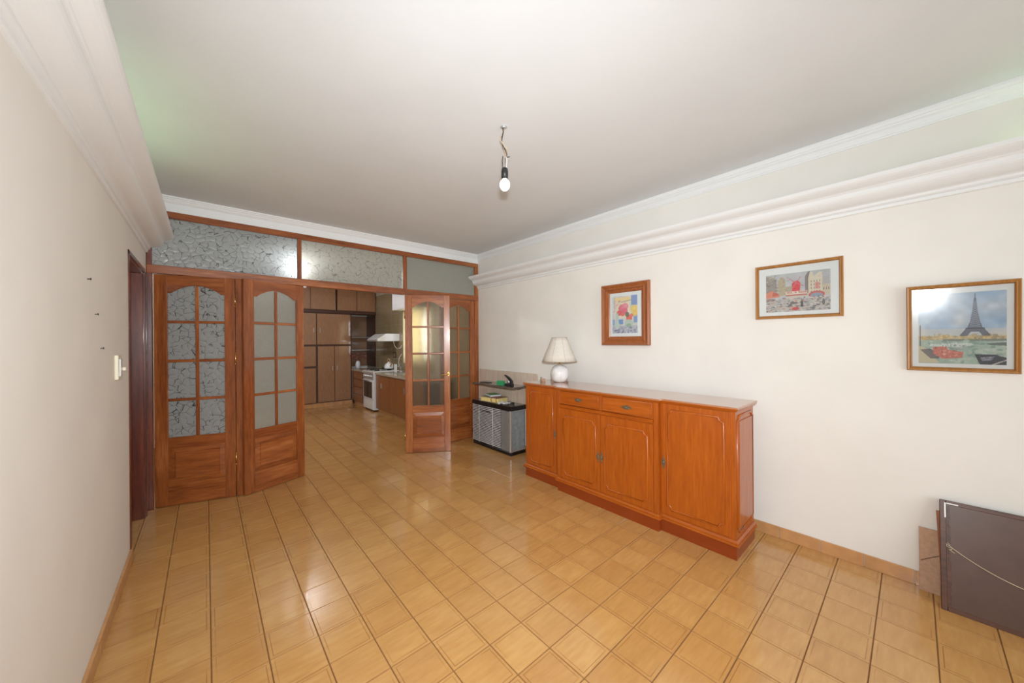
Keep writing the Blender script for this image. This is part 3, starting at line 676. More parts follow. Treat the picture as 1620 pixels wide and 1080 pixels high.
# ---------------------------------------------------------------- painted prints (raster painted in code, carried by a colour attribute)
class Art:
    def __init__(s, w, h, bg, seed):
        s.w, s.h = w, h; s.a = np.zeros((h, w, 3)); s.a[:] = bg; s.Y, s.X = np.mgrid[0:h, 0:w]; s.X = s.X/w; s.Y = s.Y/h; s.r = np.random.RandomState(seed)
    def put(s, m, c, al=1.0): s.a[m] = s.a[m]*(1-al)+np.array(c)*al
    def rect(s, x0, y0, x1, y1, c, al=1.): s.put((s.X >= x0) & (s.X <= x1) & (s.Y >= y0) & (s.Y <= y1), c, al)
    def ell(s, x, y, rx, ry, c, al=1.): s.put(((s.X-x)/rx)**2+((s.Y-y)/ry)**2 < 1, c, al)
    def line(s, x0, y0, x1, y1, t, c, al=1.):
        asp = s.w/s.h; X, Y = s.X*asp, s.Y; ax, bx = x0*asp, x1*asp; dx, dy = bx-ax, y1-y0; L = dx*dx+dy*dy+1e-9
        q = np.clip(((X-ax)*dx+(Y-y0)*dy)/L, 0, 1); s.put(np.hypot(X-ax-q*dx, Y-y0-q*dy) < t, c, al)
    def poly(s, pts, c, al=1.):
        m = np.zeros(s.X.shape, bool); n = len(pts)
        for i in range(n):
            x0, y0 = pts[i]; x1, y1 = pts[(i+1) % n]
            if y0 == y1: continue
            m ^= ((s.Y > min(y0, y1)) & (s.Y <= max(y0, y1)) & (s.X < x0+(s.Y-y0)*(x1-x0)/(y1-y0)))
        s.put(m, c, al)
    def blur_noise(s, n):
        g = s.r.rand(n, int(n*s.w/s.h)+1); yi = (s.Y*(n-1.001)); xi = s.X*(g.shape[1]-1.001)
        y0 = yi.astype(int); x0 = xi.astype(int); fy = yi-y0; fx = xi-x0; x1 = np.minimum(x0+1, g.shape[1]-1); y1 = np.minimum(y0+1, n-1)
        return g[y0, x0]*(1-fx)*(1-fy)+g[y0, x1]*fx*(1-fy)+g[y1, x0]*(1-fx)*fy+g[y1, x1]*fx*fy
    def scrib(s, x0, y0, x1, y1, cols, n, al=.6, sz=.02):
        for _ in range(n):
            x = s.r.uniform(x0, x1); y = s.r.uniform(y0, y1); c = cols[s.r.randint(len(cols))]
            if s.r.rand() < .5: s.ell(x, y, s.r.uniform(.2, 1)*sz, s.r.uniform(.2, 1)*sz*.7, c, al)
            else: s.line(x, y, x+s.r.uniform(-1, 1)*sz, y+s.r.uniform(-1, 1)*sz*.5, .004, c, al)
art_mat, nt, b = new_mat('printed_artwork'); setp(b, rough=.6)
ca = nt.nodes.new('ShaderNodeAttribute'); ca.attribute_name = 'ink'; nt.links.new(ca.outputs['Color'], b.inputs['Base Color'])
M['artglass'] = new_mat('picture_glass')[0]
_nt = M['artglass'].node_tree; _nt.nodes.clear(); _o = _nt.nodes.new('ShaderNodeOutputMaterial'); _t = _nt.nodes.new('ShaderNodeBsdfTransparent'); _g = _nt.nodes.new('ShaderNodeBsdfGlossy'); _g.inputs['Roughness'].default_value = .13
_m = _nt.nodes.new('ShaderNodeMixShader'); _f = _nt.nodes.new('ShaderNodeFresnel'); _f.inputs[0].default_value = 1.45; _nt.links.new(_f.outputs[0], _m.inputs[0]); _nt.links.new(_t.outputs[0], _m.inputs[1]); _nt.links.new(_g.outputs[0], _m.inputs[2]); _nt.links.new(_m.outputs[0], _o.inputs[0])
def art_mesh(art, W, H):
    """on the right wall: local y runs to the left of the picture, x=0 the print's face"""
    h, w = art.h, art.w
    yy, zz = np.meshgrid(np.linspace(W/2, -W/2, w+1), np.linspace(H/2, -H/2, h+1)); vs = np.stack([np.zeros_like(yy), yy, zz], -1).reshape(-1, 3)
    i, j = np.meshgrid(np.arange(w), np.arange(h)); q = (j*(w+1)+i).ravel()
    fs = np.stack([q, q+w+1, q+w+2, q+1], -1)
    me = bpy.data.meshes.new('print'); me.from_pydata(vs.tolist(), [], fs.tolist()); me.update()
    at = me.color_attributes.new('ink', 'FLOAT_COLOR', 'CORNER')
    c = np.clip(art.a, 0, 255)/255; c = np.where(c <= .04045, c/12.92, ((c+.055)/1.055)**2.4).reshape(-1, 3)
    c4 = np.concatenate([c, np.ones((len(c), 1))], 1).repeat(4, 0).astype(np.float32)
    at.data.foreach_set('color', c4.ravel()); me.materials.append(art_mat); return me
def picture(label, y0, y1, z0, z1, fw, depth, mat, art, ay0, ay1, az0, az1, thick=False):
    cy, cz = (y0+y1)/2, (z0+z1)/2; W, H = abs(y1-y0), z1-z0
    t = thing('framed_picture', label, 'picture', (XR, cy, cz), group='framed pictures on the right wall')
    X = [0, fw*.12, fw*.45, fw*.6, fw*.62, fw*.9, fw] if thick else [0, fw*.2, fw*.55, fw*.75, fw]
    D = [depth*.7, depth, depth*.72, depth*.80, depth*.45, depth*.35, depth*.2] if thick else [depth*.7, depth, depth*.8, depth*.95, depth*.4]
    cs = [(1, 1), (-1, 1), (-1, -1), (1, -1)]
    for s in range(4):
        mb = MB(); a, c = cs[s], cs[(s+1) % 4]; n = len(X)
        vs = []
        for (sy, sz) in (a, c):
            for x_, d_ in zip(X, D): vs.append((-d_, sy*(W/2-x_), sz*(H/2-x_)))
            vs.append((0, sy*(W/2-X[-1]), sz*(H/2-X[-1]))); vs.append((0, sy*W/2, sz*H/2))
        n2 = n+2
        fs = [(i, (i+1) % n2, (i+1) % n2+n2, i+n2) for i in range(n2)]+[tuple(range(n2)), tuple(range(2*n2-1, n2-1, -1))]
        mb.add(vs, fs); mb.build('frame_side', mat[s % 2], t)
    B(-.005, -.001, -W/2+fw*.9, W/2-fw*.9, -H/2+fw*.9, H/2-fw*.9).build('mount', M['mat'], t)
    link('print', art_mesh(art, abs(ay1-ay0), az1-az0), t, (-.0056, (ay0+ay1)/2-cy, (az0+az1)/2-cz))
    B(-.0085, -.0075, -W/2+fw*.95, W/2-fw*.95, -H/2+fw*.95, H/2-fw*.95).build('glass_pane', M['artglass'], t)
    return t
# flowers
a1 = Art(110, 160, (214, 214, 208), 3)
a1.a += (a1.blur_noise(9)[..., None]-.5)*30
a1.rect(.10, .03, .74, .13, (244, 216, 150)); a1.rect(.12, .13, .70, .58, (240, 224, 186), .8); a1.rect(.76, 0, 1, .26, (120, 150, 204)); a1.rect(.76, .26, 1, .5, (236, 214, 150), .8); a1.rect(.85, .52, 1, .72, (116, 150, 206))
a1.rect(.26, .62, .44, .76, (96, 138, 204)); a1.rect(0, .62, .1, .78, (130, 156, 204), .8); a1.rect(0, .80, 1, 1, (168, 172, 192), .8)
a1.line(.36, .16, .76, .12, .006, (90, 90, 84)); a1.line(.1, 0, .1, .35, .006, (120, 104, 100))
a1.scrib(.02, .10, .36, .45, [(222, 140, 166), (232, 172, 190), (190, 60, 100)], 40, .7, .04)
for x, y, rx, ry, c in ((.42, .33, .17, .11, (226, 96, 120)), (.52, .28, .13, .09, (236, 130, 150)), (.28, .45, .10, .07, (222, 62, 62)), (.42, .47, .10, .07, (230, 82, 84)), (.50, .40, .12, .08, (226, 88, 112)),
                        (.86, .36, .14, .09, (240, 206, 96)), (.90, .48, .10, .08, (238, 196, 84)), (.68, .60, .12, .07, (232, 72, 56)), (.76, .53, .08, .05, (226, 100, 92)), (.60, .50, .08, .07, (92, 92, 66))):
    a1.ell(x, y, rx, ry, c, .9); a1.ell(x+.02, y-.01, rx*.4, ry*.4, tuple(min(255, q+22) for q in c), .5)
a1.ell(.66, .74, .17, .11, (176, 202, 186), .9); a1.ell(.66, .79, .10, .05, (128, 164, 140), .8); a1.rect(.14, .45, .26, .9, (176, 204, 200), .7); a1.ell(.2, .78, .10, .10, (190, 216, 196), .8)
a1.scrib(0, .84, 1, 1, [(96, 104, 150), (140, 144, 170), (220, 220, 226), (70, 76, 110)], 110, .6, .05)
a1.a = a1.a*.76+np.array((240, 236, 228))*.24
# windmill street
FONT = {'M': ('10001', '11011', '10101', '10001', '10001'), 'O': ('01110', '10001', '10001', '10001', '01110'), 'U': ('10001', '10001', '10001', '10001', '01110'), 'L': ('10000', '10000', '10000', '10000', '11111'),
        'I': ('00100', '00100', '00100', '00100', '00100'), 'N': ('10001', '11001', '10101', '10011', '10001'), 'R': ('11110', '10001', '11110', '10010', '10001'), 'G': ('01111', '10000', '10011', '10001', '01111'), 'E': ('11111', '10000', '11110', '10000', '11111'), ' ': ('00000',)*5}
a2 = Art(300, 190, (190, 192, 194), 5); a2.a += (a2.blur_noise(7)[..., None]-.5)*26
a2.poly([(0, .02), (.10, .05), (.17, .14), (.19, .50), (0, .60)], (150, 142, 132), .9); a2.poly([(.20, .16), (.26, .08), (.31, .12), (.34, .55), (.2, .6)], (184, 170, 140), .95)
a2.rect(.33, .34, .43, .56, (176, 160, 130), .8); a2.poly([(.63, .12), (.67, .02), (.70, .0), (.72, .55), (.63, .55)], (128, 118, 114), .95)
a2.poly([(.68, .16), (.70, .02), (.74, .02), (.76, .14), (.84, .04), (.88, .05), (.90, .55), (.68, .60)], (222, 210, 186), .95); a2.rect(.88, .22, 1, .62, (206, 192, 164), .9); a2.poly([(.88, .36), (.9, .18), (1, .16), (1, .36)], (176, 176, 176), .9)
for i in range(4):
    for j in range(4): a2.rect(.715+.042*i, .24+.085*j, .728+.042*i, .29+.085*j, (130, 120, 110), .8)
for i in range(3): a2.rect(.90+.035*i, .44, .912+.035*i, .5, (110, 96, 90), .8)
a2.scrib(0, .02, .20, .56, [(96, 92, 88), (140, 132, 120), (200, 190, 170)], 150, .6, .03); a2.scrib(.22, .1, .36, .55, [(130, 116, 92), (214, 196, 150)], 60, .5, .02)
a2.scrib(.66, .05, 1, .6, [(160, 146, 126), (236, 228, 210)], 60, .5, .02)
a2.poly([(.425, .28), (.46, .22), (.53, .22), (.56, .28), (.55, .48), (.43, .48)], (222, 60, 70)); a2.rect(.50, .20, .515, .3, (200, 50, 60))
for dx, dy in ((-.11, -.13), (.07, -.15), (.12, .09), (-.05, .11)): a2.line(.49, .27, .49+dx, .27+dy, .013, (208, 120, 130), .75)
a2.rect(.33, .475, .66, .555, (236, 226, 206), .95); a2.rect(.33, .56, .66, .60, (196, 104, 92), .9); a2.rect(.33, .60, .66, .66, (206, 200, 186), .9)
x = int(.345*300)
for ch in 'MOULIN ROUGE':
    for rr, row in enumerate(FONT[ch]):
        for cc, bit in enumerate(row):
            if bit == '1':
                yy, xx = int(.48*190)+rr*2+1, x+int(cc*1.45); a2.a[yy:yy+2, xx:xx+2] = (176, 60, 54)
    x += 8
a2.poly([(0, .48), (.10, .42), (.20, .52), (.23, .60), (0, .63)], (222, 136, 108), .95); a2.poly([(.12, .46), (.20, .50), (.22, .56), (.1, .58)], (190, 84, 66), .7)
a2.ell(.80, .60, .12, .09, (196, 96, 92), .95); a2.ell(.80, .62, .09, .06, (140, 160, 180), .95); a2.rect(.68, .66, 1, .70, (214, 204, 190), .9)
a2.rect(0, .64, .14, .76, (120, 90, 84), .7); a2.rect(.78, .30, .84, .46, (214, 110, 104), .6)
a2.rect(0, .70, 1, 1, (190, 184, 176), .85)
a2.scrib(0, .64, 1, 1, [(70, 66, 72), (120, 116, 116), (222, 216, 206), (206, 140, 110), (150, 156, 170)], 420, .6, .035); a2.ell(.48, .93, .06, .04, (206, 56, 60), .9); a2.ell(.58, .82, .02, .08, (60, 60, 66), .9); a2.ell(.9, .80, .02, .08, (86, 82, 84), .8)
a2.rect(.40, .76, .50, .81, (80, 80, 84), .8)
a2.a = a2.a*.92+np.array((226, 222, 214))*.08
# river and iron tower
a3 = Art(260, 230, (176, 200, 220), 8); nz = a3.blur_noise(6)[..., None]; nz2 = a3.blur_noise(16)[..., None]
sky = np.array((132, 170, 208))*(1-nz)+np.array((222, 226, 226))*nz; a3.a = sky*.8+(nz2-.5)*24+np.array((206, 212, 214))*.2
a3.a[a3.Y > .50] = a3.a[a3.Y > .50]*.5+np.array((228, 214, 196))*.5
a3.rect(0, .60, 1, .68, (206, 184, 132), .85); a3.scrib(0, .58, 1, .66, [(190, 160, 96), (222, 200, 150), (150, 140, 110)], 130, .6, .04)
sy = (a3.Y-.66)/.34; m_ = a3.Y > .66; wat = np.array((150, 174, 160))*(1-nz)+np.array((190, 204, 188))*nz; a3.a[m_] = wat[m_]
a3.rect(.30, .645, 1, .675, (118, 128, 122), .8); a3.scrib(.1, .68, 1, .98, [(120, 150, 140), (206, 216, 204), (170, 190, 176)], 260, .5, .05)
T = (92, 98, 112); cx = .665
a3.poly([(cx-.012, .08), (cx+.012, .08), (cx+.030, .26), (cx+.058, .42), (cx-.058, .42), (cx-.030, .26)], T, .75); a3.line(cx, .02, cx, .12, .006, T, .8)
a3.poly([(cx-.062, .42), (cx+.062, .42), (cx+.088, .50), (cx-.088, .50)], T, .8); a3.poly([(cx-.10, .50), (cx+.10, .50), (cx+.175, .60), (cx+.085, .60), (cx+.045, .545), (cx-.045, .545), (cx-.085, .60), (cx-.175, .60)], T, .85)
for k in range(12):
    y = .12+.03*k; w_ = .014+.0042*k; a3.line(cx-w_, y, cx+w_, y+.03, .0022, (180, 190, 200), .7); a3.line(cx+w_, y, cx-w_, y+.03, .0022, (180, 190, 200), .7)
a3.rect(cx-.105, .49, cx+.105, .505, (70, 76, 92), .8)
a3.line(.02, .45, .02, .97, .009, (110, 104, 96), .9); a3.poly([(0, .74), (.10, .78), (.26, .99), (0, .99)], (206, 196, 166), .95); a3.poly([(.02, .80), (.14, .78), (.24, .84), (.26, .93), (.15, .93)], (104, 98, 100), .8)
a3.poly([(.18, .76), (.34, .75), (.36, .80), (.54, .83), (.52, .91), (.30, .93), (.18, .86)], (206, 116, 98), .9); a3.scrib(.2, .77, .52, .92, [(224, 150, 130), (150, 80, 74), (232, 196, 180)], 70, .6, .02)
a3.poly([(.10, .72), (.62, .70), (.66, .73), (.5, .76), (.14, .75)], (216, 222, 214), .85); a3.scrib(.12, .71, .62, .75, [(120, 134, 134), (236, 238, 232)], 50, .6, .02); a3.poly([(.78, .71), (1, .69), (1, .74), (.82, .73)], (96, 108, 106), .85)
a3.poly([(.66, .86), (.88, .86), (1, .90), (1, 1), (.72, 1)], (54, 56, 66), .92); a3.poly([(.72, .90), (.88, .88), (.84, .94), (.74, .95)], (140, 142, 160), .8); a3.line(.85, 1, 1, .93, .008, (210, 204, 196), .9)
a3.scrib(.66, .86, 1, 1, [(80, 84, 96), (190, 186, 186)], 30, .5, .02)
fm1 = (M['frame1'], M['frame1'])
picture('small picture of flowers in a thick stepped brown wooden frame above the sideboard', 2.135, 1.613, 1.395, 2.008, .088, .045, fm1, a1, 2.02, 1.745, 1.515, 1.885, True)
picture('landscape print of a red windmill street scene in a slim wooden frame', .780, .296, 1.592, 1.983, .022, .020, (M['frame2'], M['frame2']), a2, .715, .360, 1.640, 1.912)
t = picture('print of an iron tower by a river with boats in an oak frame', .026, -.362, 1.257, 1.743, .022, .022, (M['frame2'], M['frame2']), a3, -.020, -.318, 1.300, 1.690)
t.rotation_euler = (0, math.radians(-3.2), 0); t.location.x -= .0142

# ---------------------------------------------------------------- leaning frames on the right
def lean(name, label, xb, xt, y0, y1, hgt, th, fmat, bmat, parts):
    ang = math.asin((xt-xb)/hgt); t = thing(name, label, 'picture frame', (xb, y0, 0), group='pictures leaning on the right wall'); t.rotation_euler = (0, ang, 0)
    W = y0-y1
    fw = .022
    if parts:
        for bx in ((0, th, -W, -W+fw, 0, hgt), (0, th, -fw, 0, 0, hgt), (0, th, -W+fw, -fw, 0, fw), (0, th, -W+fw, -fw, hgt-fw, hgt)): B(*bx).build('frame_side', fmat, t, .002)
        B(.003, .008, -W+fw*.5, -fw*.5, fw*.5, hgt-fw*.5).build('backing', bmat, t)
    else: B(0, th, -W, 0, 0, hgt).build('backing', bmat, t, .001)
    return t, W
t, W = lean('leaning_frame', 'large picture turned to the wall with brown paper backing and hanging string', 2.946, 3.096, -.092, -.80, .562, .022, M['darkframe'], M['brownpaper'], True)
mb = MB(); n_ = 46; rnd = random.Random(3)                       # wavy glued edge of the backing paper
vs = []; 
for k in range(n_+1):
    z = .028+.505*k/n_; vs += [(.001, -.022-.010-.006*rnd.random(), z), (.0022, -.018, z)]
mb.add(vs, [(2*k, 2*k+1, 2*k+3, 2*k+2) for k in range(n_)]); mb.build('paper_edge', M['darkframe'], t)
pts = [(-.002, -.020-.30*q*2, .395-.60*(q*1.0)*(1-q)*.9-.0*q) for q in [k/24 for k in range(25)]]
pts = [(-.003, -.020-.66*k/24, .335-.50*(k/24)*(1-k/24)) for k in range(25)]
st = MB().tube(pts, .0022, 6).build('string', M['string'], t, label='pale hanging string')
MB().tube([(-.003-.001*k, -.024-.009*math.sin(k*1.3)-.0015*k, .338-.0035*k+.004*math.cos(k*2.1)) for k in range(12)], .0017, 6).build('knot', M['string'], st)
mb = B(-.001, .002, -.022, -.016, .47, .545); mb.box(-.001, .002, -.065, -.016, .543, .549); mb.build('paper_scrap', M['mat'], t, label='torn strip of white paper')
t, W = lean('leaning_frame', 'small tan fibreboard picture back leaning on the wall behind the big frame', 3.085, 3.118, -.016, -.42, .350, .012, M['darkframe'], M['brownboard'], False)
MB().tube([(-.002, -.006-.16*k/12, .165+.085*math.sin(k/12*1.5)) for k in range(13)], .0016, 6).build('string', M['darkframe'], t)
t = thing('wooden_strip', 'narrow brown frame edge sticking out behind the large leaning picture', 'picture frame', (3.02, -.100, 0)); t.rotation_euler = (0, .18, 0)
MB().prism([(0, .0), (-.40, 0), (-.40, .50), (.020, .478)], .0, .012, 'x').build('board', M['frame1'], t, .001)

# ---------------------------------------------------------------- left wall: switch and nails
sw = thing('wall_switch', 'ivory wall switch with a small knob on the left wall', 'switch', (XL, 3.0, 1.31))
B(0, .016, -.055, .050, -.068, .072).build('switch_plate', M['ivory'], sw, .003); B(.016, .022, -.035, .03, -.05, .05).build('rocker', M['white'], sw, .002); B(.022, .036, .015, .035, -.02, .0).build('knob', M['ivory'], sw, .003)
for i, (u_y, z) in enumerate(((2.193, 1.708), (2.317, 1.573), (2.42, 1.425))):
    y = u_y*.388/.36; z = CAM_H+(z-CAM_H)*.388/.36
    t = thing('nail', ('top', 'middle', 'lowest')[i]+' of the three dark nails in the left wall', 'nail', (XL, y, z), group='nails in the left wall')
    MB().tube([(-.003, 0, 0), (.010, 0, .001)], .0022, 6).build('shank', M['blackp'], t); MB().tube([(.009, 0, .001), (.0115, 0, .001)], .005, 8).build('head', M['blackp'], t)

# ---------------------------------------------------------------- bare bulb
bl = thing('ceiling_bulb', 'bare lit bulb hanging from twisted wires in the ceiling', 'lamp', (1.376, 1.637, ZC))
MB().lathe([(.006, 0), (.016, -.002), (.02, -.006), (.012, -.012), (.004, -.014)][::-1], n=14).build('ceiling_hook', M['chrome'], bl)
tp = lambda s, c: [(s*.006*math.cos(k*1.1+c)+x, s*.006*math.sin(k*1.1+c)-x*.5, z) for k, (x, z) in enumerate([(0, -.005), (-.004, -.04), (-.014, -.065), (-.016, -.09), (-.004, -.115), (.010, -.135), (.014, -.15), (.013, -.17), (.010, -.19)])]
MB().tube(tp(1, 0), .0028, 6).build('wire', M['string'], bl); MB().tube(tp(-1, 0), .0028, 6).build('wire', M['blackp'], bl)
MB().tube([(.012, -.006, -.135), (.013, -.006, -.155), (.011, -.006, -.178)], [.004, .007, .004], 8).build('tape', M['brownboard'], bl, label='tan tape round the wire joint')
MB().tube([(.010, -.005, -.18), (.018, -.010, -.185), (.030, -.018, -.182)], .0025, 6).build('wire_end', M['blackp'], bl)
MB().tube([(-.004, .006, -.18), (-.007, .008, -.21), (-.006, .006, -.258)], .0026, 6).build('wire', M['blackp'], bl)
MB().tube([(.012, -.008, -.18), (.015, -.010, -.21), (.013, -.008, -.24), (.012, -.008, -.258)], .0026, 6).build('wire', M['paper'], bl)
MB().lathe([(.012, -.322), (.020, -.322), (.021, -.275), (.018, -.258), (.010, -.252)], (.003, -.002, 0), 20).build('socket', M['blackp'], bl)
prof = [(.004, -.392), (.014, -.389), (.024, -.379), (.0305, -.364), (.031, -.350), (.026, -.336), (.017, -.326), (.013, -.316)]
MB().lathe(prof, (.003, -.002, 0), 24).build('bulb', M['bulbglass'], bl)
# ---------------------------------------------------------------- kitchen
YB = 8.75
def handle(par, x, z, y=YB-.014):
    B(x-.006, x+.006, y-.016, y-.006, z-.05, z+.05).build('handle', M['chrome'], par, .002)
def cupboard(label, x0, x1, z0, z1, doors, shelves=(), base=False, group=None):
    t = thing('kitchen_cupboard', label, 'cupboard', ((x0+x1)/2, YB+.3, z0))
    t['group'] = 'brown kitchen cupboards on the back wall'
    L = lambda mb: (setattr(mb, 'v', [(a-(x0+x1)/2, b-YB-.3, c-z0) for a, b, c in mb.v]), mb)[1]
    L(B(x0, x1, YB, YK-.005, z0, z1)).build('body', M['kit_dark'], t)
    for (a, b, c, d, hx_, hz) in doors:
        dd = L(B(a+.006, b-.006, YB-.014, YB-.0005, c+.008, d-.008)).build('door', M['kit'], t, .002)
        if hx_: L(B(hx_-.006, hx_+.006, YB-.030, YB-.014, hz-.05, hz+.05)).build('handle', M['chrome'], dd, .002)
    return t
kick = thing('baseboard_kitchen', 'tan tile kickboard under the tall kitchen cupboards', 'baseboard', (0, 0, 0), kind='structure')
for k in range(15): B(-.54+.21*k, -.54+.21*k+.205, YB+.006, YB+.018, 0, .088).build('tile', M['skirt'], kick, .001)
cupboard('tall brown laminate cupboard with two long doors left of the kitchen niche', 1.853, 2.60, .092, 2.115,
         [(1.86, 2.575, 1.395, 2.105, 1.925, 1.72), (1.872, 2.222, .10, 1.37, 2.175, .86), (2.222, 2.575, .10, 1.37, 2.275, .86)])
cupboard('brown laminate cupboard split by a small low door at the left of the opening', 1.20, 1.851, .092, 2.115,
         [(1.21, 1.53, 1.395, 2.105, 0, 0), (1.53, 1.85, 1.395, 2.105, 1.80, 1.72), (1.21, 1.53, .10, 1.37, 0, 0), (1.53, 1.842, .915, 1.37, 0, 0), (1.53, 1.842, .10, .885, 0, 0)])
cupboard('brown laminate cupboard hidden behind the frosted door leaf', .40, 1.198, .092, 2.115, [(.41, .80, .10, 2.105, .76, 1.2), (.80, 1.19, .10, 2.105, .84, 1.2)])
cupboard('brown laminate cupboard at the far left of the kitchen', -.54, .398, .092, 2.115, [(-.53, -.07, .10, 2.105, -.11, 1.2), (-.07, .39, .10, 2.105, -.03, 1.2)])
cupboard('overhead cupboard row above the tall cupboards, left stretch', 1.20, 2.265, 2.175, ZC-.002, [(1.21, 1.74, 2.185, ZC-.01, 0, 0), (1.74, 2.255, 2.185, ZC-.01, 0, 0)])
cupboard('overhead cupboard row above the niche, right stretch', 2.275, XK-.012, 2.175, ZC-.002, [(2.285, 2.72, 2.185, ZC-.01, 0, 0), (2.72, XK-.02, 2.185, ZC-.01, 0, 0)])
cupboard('overhead cupboard row hidden behind the frosted leaf', -.54, 1.19, 2.175, ZC-.002, [(-.53, .33, 2.185, ZC-.01, 0, 0), (.33, 1.18, 2.185, ZC-.01, 0, 0)])
B(-.54, XK-.012, YB-.02, YB+.3, 2.117, 2.173).build('dark_band', M['kit_dark'], None, .002, label='dark wooden band between tall and overhead kitchen cupboards', category='trim')
nb = thing('niche_panel', 'glossy brown panelling lining the kitchen corner niche', 'panelling', (2.89, YK-.02, .84))
B(-.285, .28, -.01, 0, .0, 1.27).build('back_panel', M['kit'], nb); B(.268, .28, -.63, -.01, .0, 1.27).build('side_panel', M['kit_dark'], nb); B(-.285, .268, -.22, -.012, .72, .735).build('glass_shelf', M['chrome'], nb)
B(-.285, .268, -.22, -.012, .40, .415).build('glass_shelf', M['chrome'], nb)
# lower run along the right wall
XF = 2.600
dr = thing('drawer_cabinet', 'brown base cabinet with four drawers left of the stove', 'cabinet', (2.89, 8.36, 0))
L = lambda mb: (setattr(mb, 'v', [(a-2.89, b-8.36, c) for a, b, c in mb.v]), mb)[1]
L(B(XF+.012, XK-.012, 7.975, YB-.016, .09, .783)).build('body', M['kit_dark'], dr); L(B(XF+.05, XK-.012, 7.975, YB-.016, 0, .09)).build('kickboard', M['skirt'], dr)
for k, (z0, z1) in enumerate(((.105, .255), (.268, .425), (.438, .595), (.608, .775))):
    d = L(B(XF, XF+.0115, 8.02, YB-.03, z0, z1)).build('drawer', M['kit2'], dr, .002)
    if k == 3: L(B(XF-.014, XF, 8.32, 8.46, .69, .70)).build('handle', M['brass'], d, .002)
wt = thing('worktop', 'speckled stone worktop over the drawer cabinet', 'worktop', (2.89, 8.36, .784)); B(-.31, .275, -.395, .374, 0, .042).build('slab', M['worktop'], wt, .004)
def stove():
    y0, y1, x0 = 7.36, 7.955, 2.592; t = thing('stove', 'white gas stove with a black glass oven door', 'stove', (2.89, 7.66, 0))
    L = lambda mb: (setattr(mb, 'v', [(a-2.89, b-7.66, c) for a, b, c in mb.v]), mb)[1]
    L(B(x0+.02, XK-.02, y0, y1, .03, .815)).build('body', M['white'], t, .004)
    for a in (x0+.05, XK-.08):
        for b in (y0+.05, y1-.05): L(MB().tube([(a, b, 0), (a, b, .032)], .018, 10)).build('foot', M['blackp'], t)
    d = L(B(x0, x0+.019, y0+.01, y1-.01, .255, .655)).build('oven_door', M['white'], t, .003)
    L(B(x0-.003, x0+.002, y0+.05, y1-.05, .275, .615)).build('oven_glass', M['darkglass'], d, .001); L(MB().tube([(x0-.03, y0+.05, .635), (x0-.03, y1-.05, .635)], .009, 8)).build('handle', M['chrome'], d)
    L(B(x0+.001, x0+.019, y0+.01, y1-.01, .04, .24)).build('drawer', M['white'], t, .003)
    cp = L(MB().prism([(x0+.02, .665), (x0-.004, .675), (x0+.010, .80), (x0+.02, .81)], y0+.005, y1-.005)).build('control_panel', M['chrome'], t, .002)
    for k in range(6): y = y0+.08+.085*k; L(MB().tube([(x0-.022, y, .732), (x0+.006, y, .735)], .017, 12)).build('knob', M['white'], cp)
    L(B(x0+.005, XK-.02, y0, y1, .815, .835)).build('hob', M['white'], t, .003)
    for a in (2.74, 3.0):
        for b in (y0+.15, y1-.15):
            bu = L(MB().lathe([(.05, .835), (.05, .845), (.035, .852), (.035, .858), (.001, .86)], (a, b, 0), 16)).build('burner', M['blackp'], t)
            for q in (0, math.pi/2): c, s = .11*math.cos(q), .11*math.sin(q); L(MB().tube([(a-c, b-s, .836), (a-c, b-s, .868), (a+c, b+s, .868), (a+c, b+s, .836)], .005, 6)).build('grate_bar', M['blackp'], bu)
    return t
stove()
XF2 = 2.642
bc = thing('base_cabinet', 'brown base cabinet with flat doors right of the stove', 'cabinet', (2.9, 6.35, 0))
L = lambda mb: (setattr(mb, 'v', [(a-2.9, b-6.35, c) for a, b, c in mb.v]), mb)[1]
L(B(XF2+.012, XK-.002, 5.20, 7.325, .075, .775)).build('body', M['kit_dark'], bc); L(B(XF2+.05, XK-.002, 5.20, 7.325, 0, .075)).build('kickboard', M['skirt'], bc)
for a, b, h in ((7.06, 7.32, 0), (6.62, 7.055, 7.02), (6.33, 6.60, 0), (5.90, 6.325, 5.94), (5.55, 5.88, 0), (5.21, 5.545, 5.5)):
    d = L(B(XF2, XF2+.0115, a, b, .085, .765)).build('door', M['kit2'], bc, .002)
    if h: L(B(XF2-.014, XF2, h-.006, h+.006, .52, .62)).build('handle', M['chrome'], d, .002)
wt = thing('worktop', 'speckled stone worktop right of the stove under the window', 'worktop', (2.9, 6.27, .777)); B(-.275, .268, -1.08, 1.065, 0, .045).build('slab', M['worktop'], wt, .004)
B(-.12, .12, -.22, .22, .0, .004).build('sink_rim', M['chrome'], wt, .001, loc=(.02, .30, .0455))
fa = thing('faucet', 'chrome kitchen faucet beside the sink near the curtain', 'faucet', (3.02, 6.95, .8225)); MB().tube([(0, 0, 0), (0, 0, .10), (-.01, -.02, .14), (-.05, -.06, .15), (-.10, -.09, .12)], .010, 10).build('spout', M['chrome'], fa); MB().lathe([(.028, 0), (.028, .02), (.014, .03)], n=16).build('base', M['chrome'], fa)
B(-.015, .015, -.05, .05, 0, .16).build('dish_soap_box', M['white'], None, .006, loc=(2.98, 7.12, .8225), label='white carton on the worktop beside the stove', category='carton')
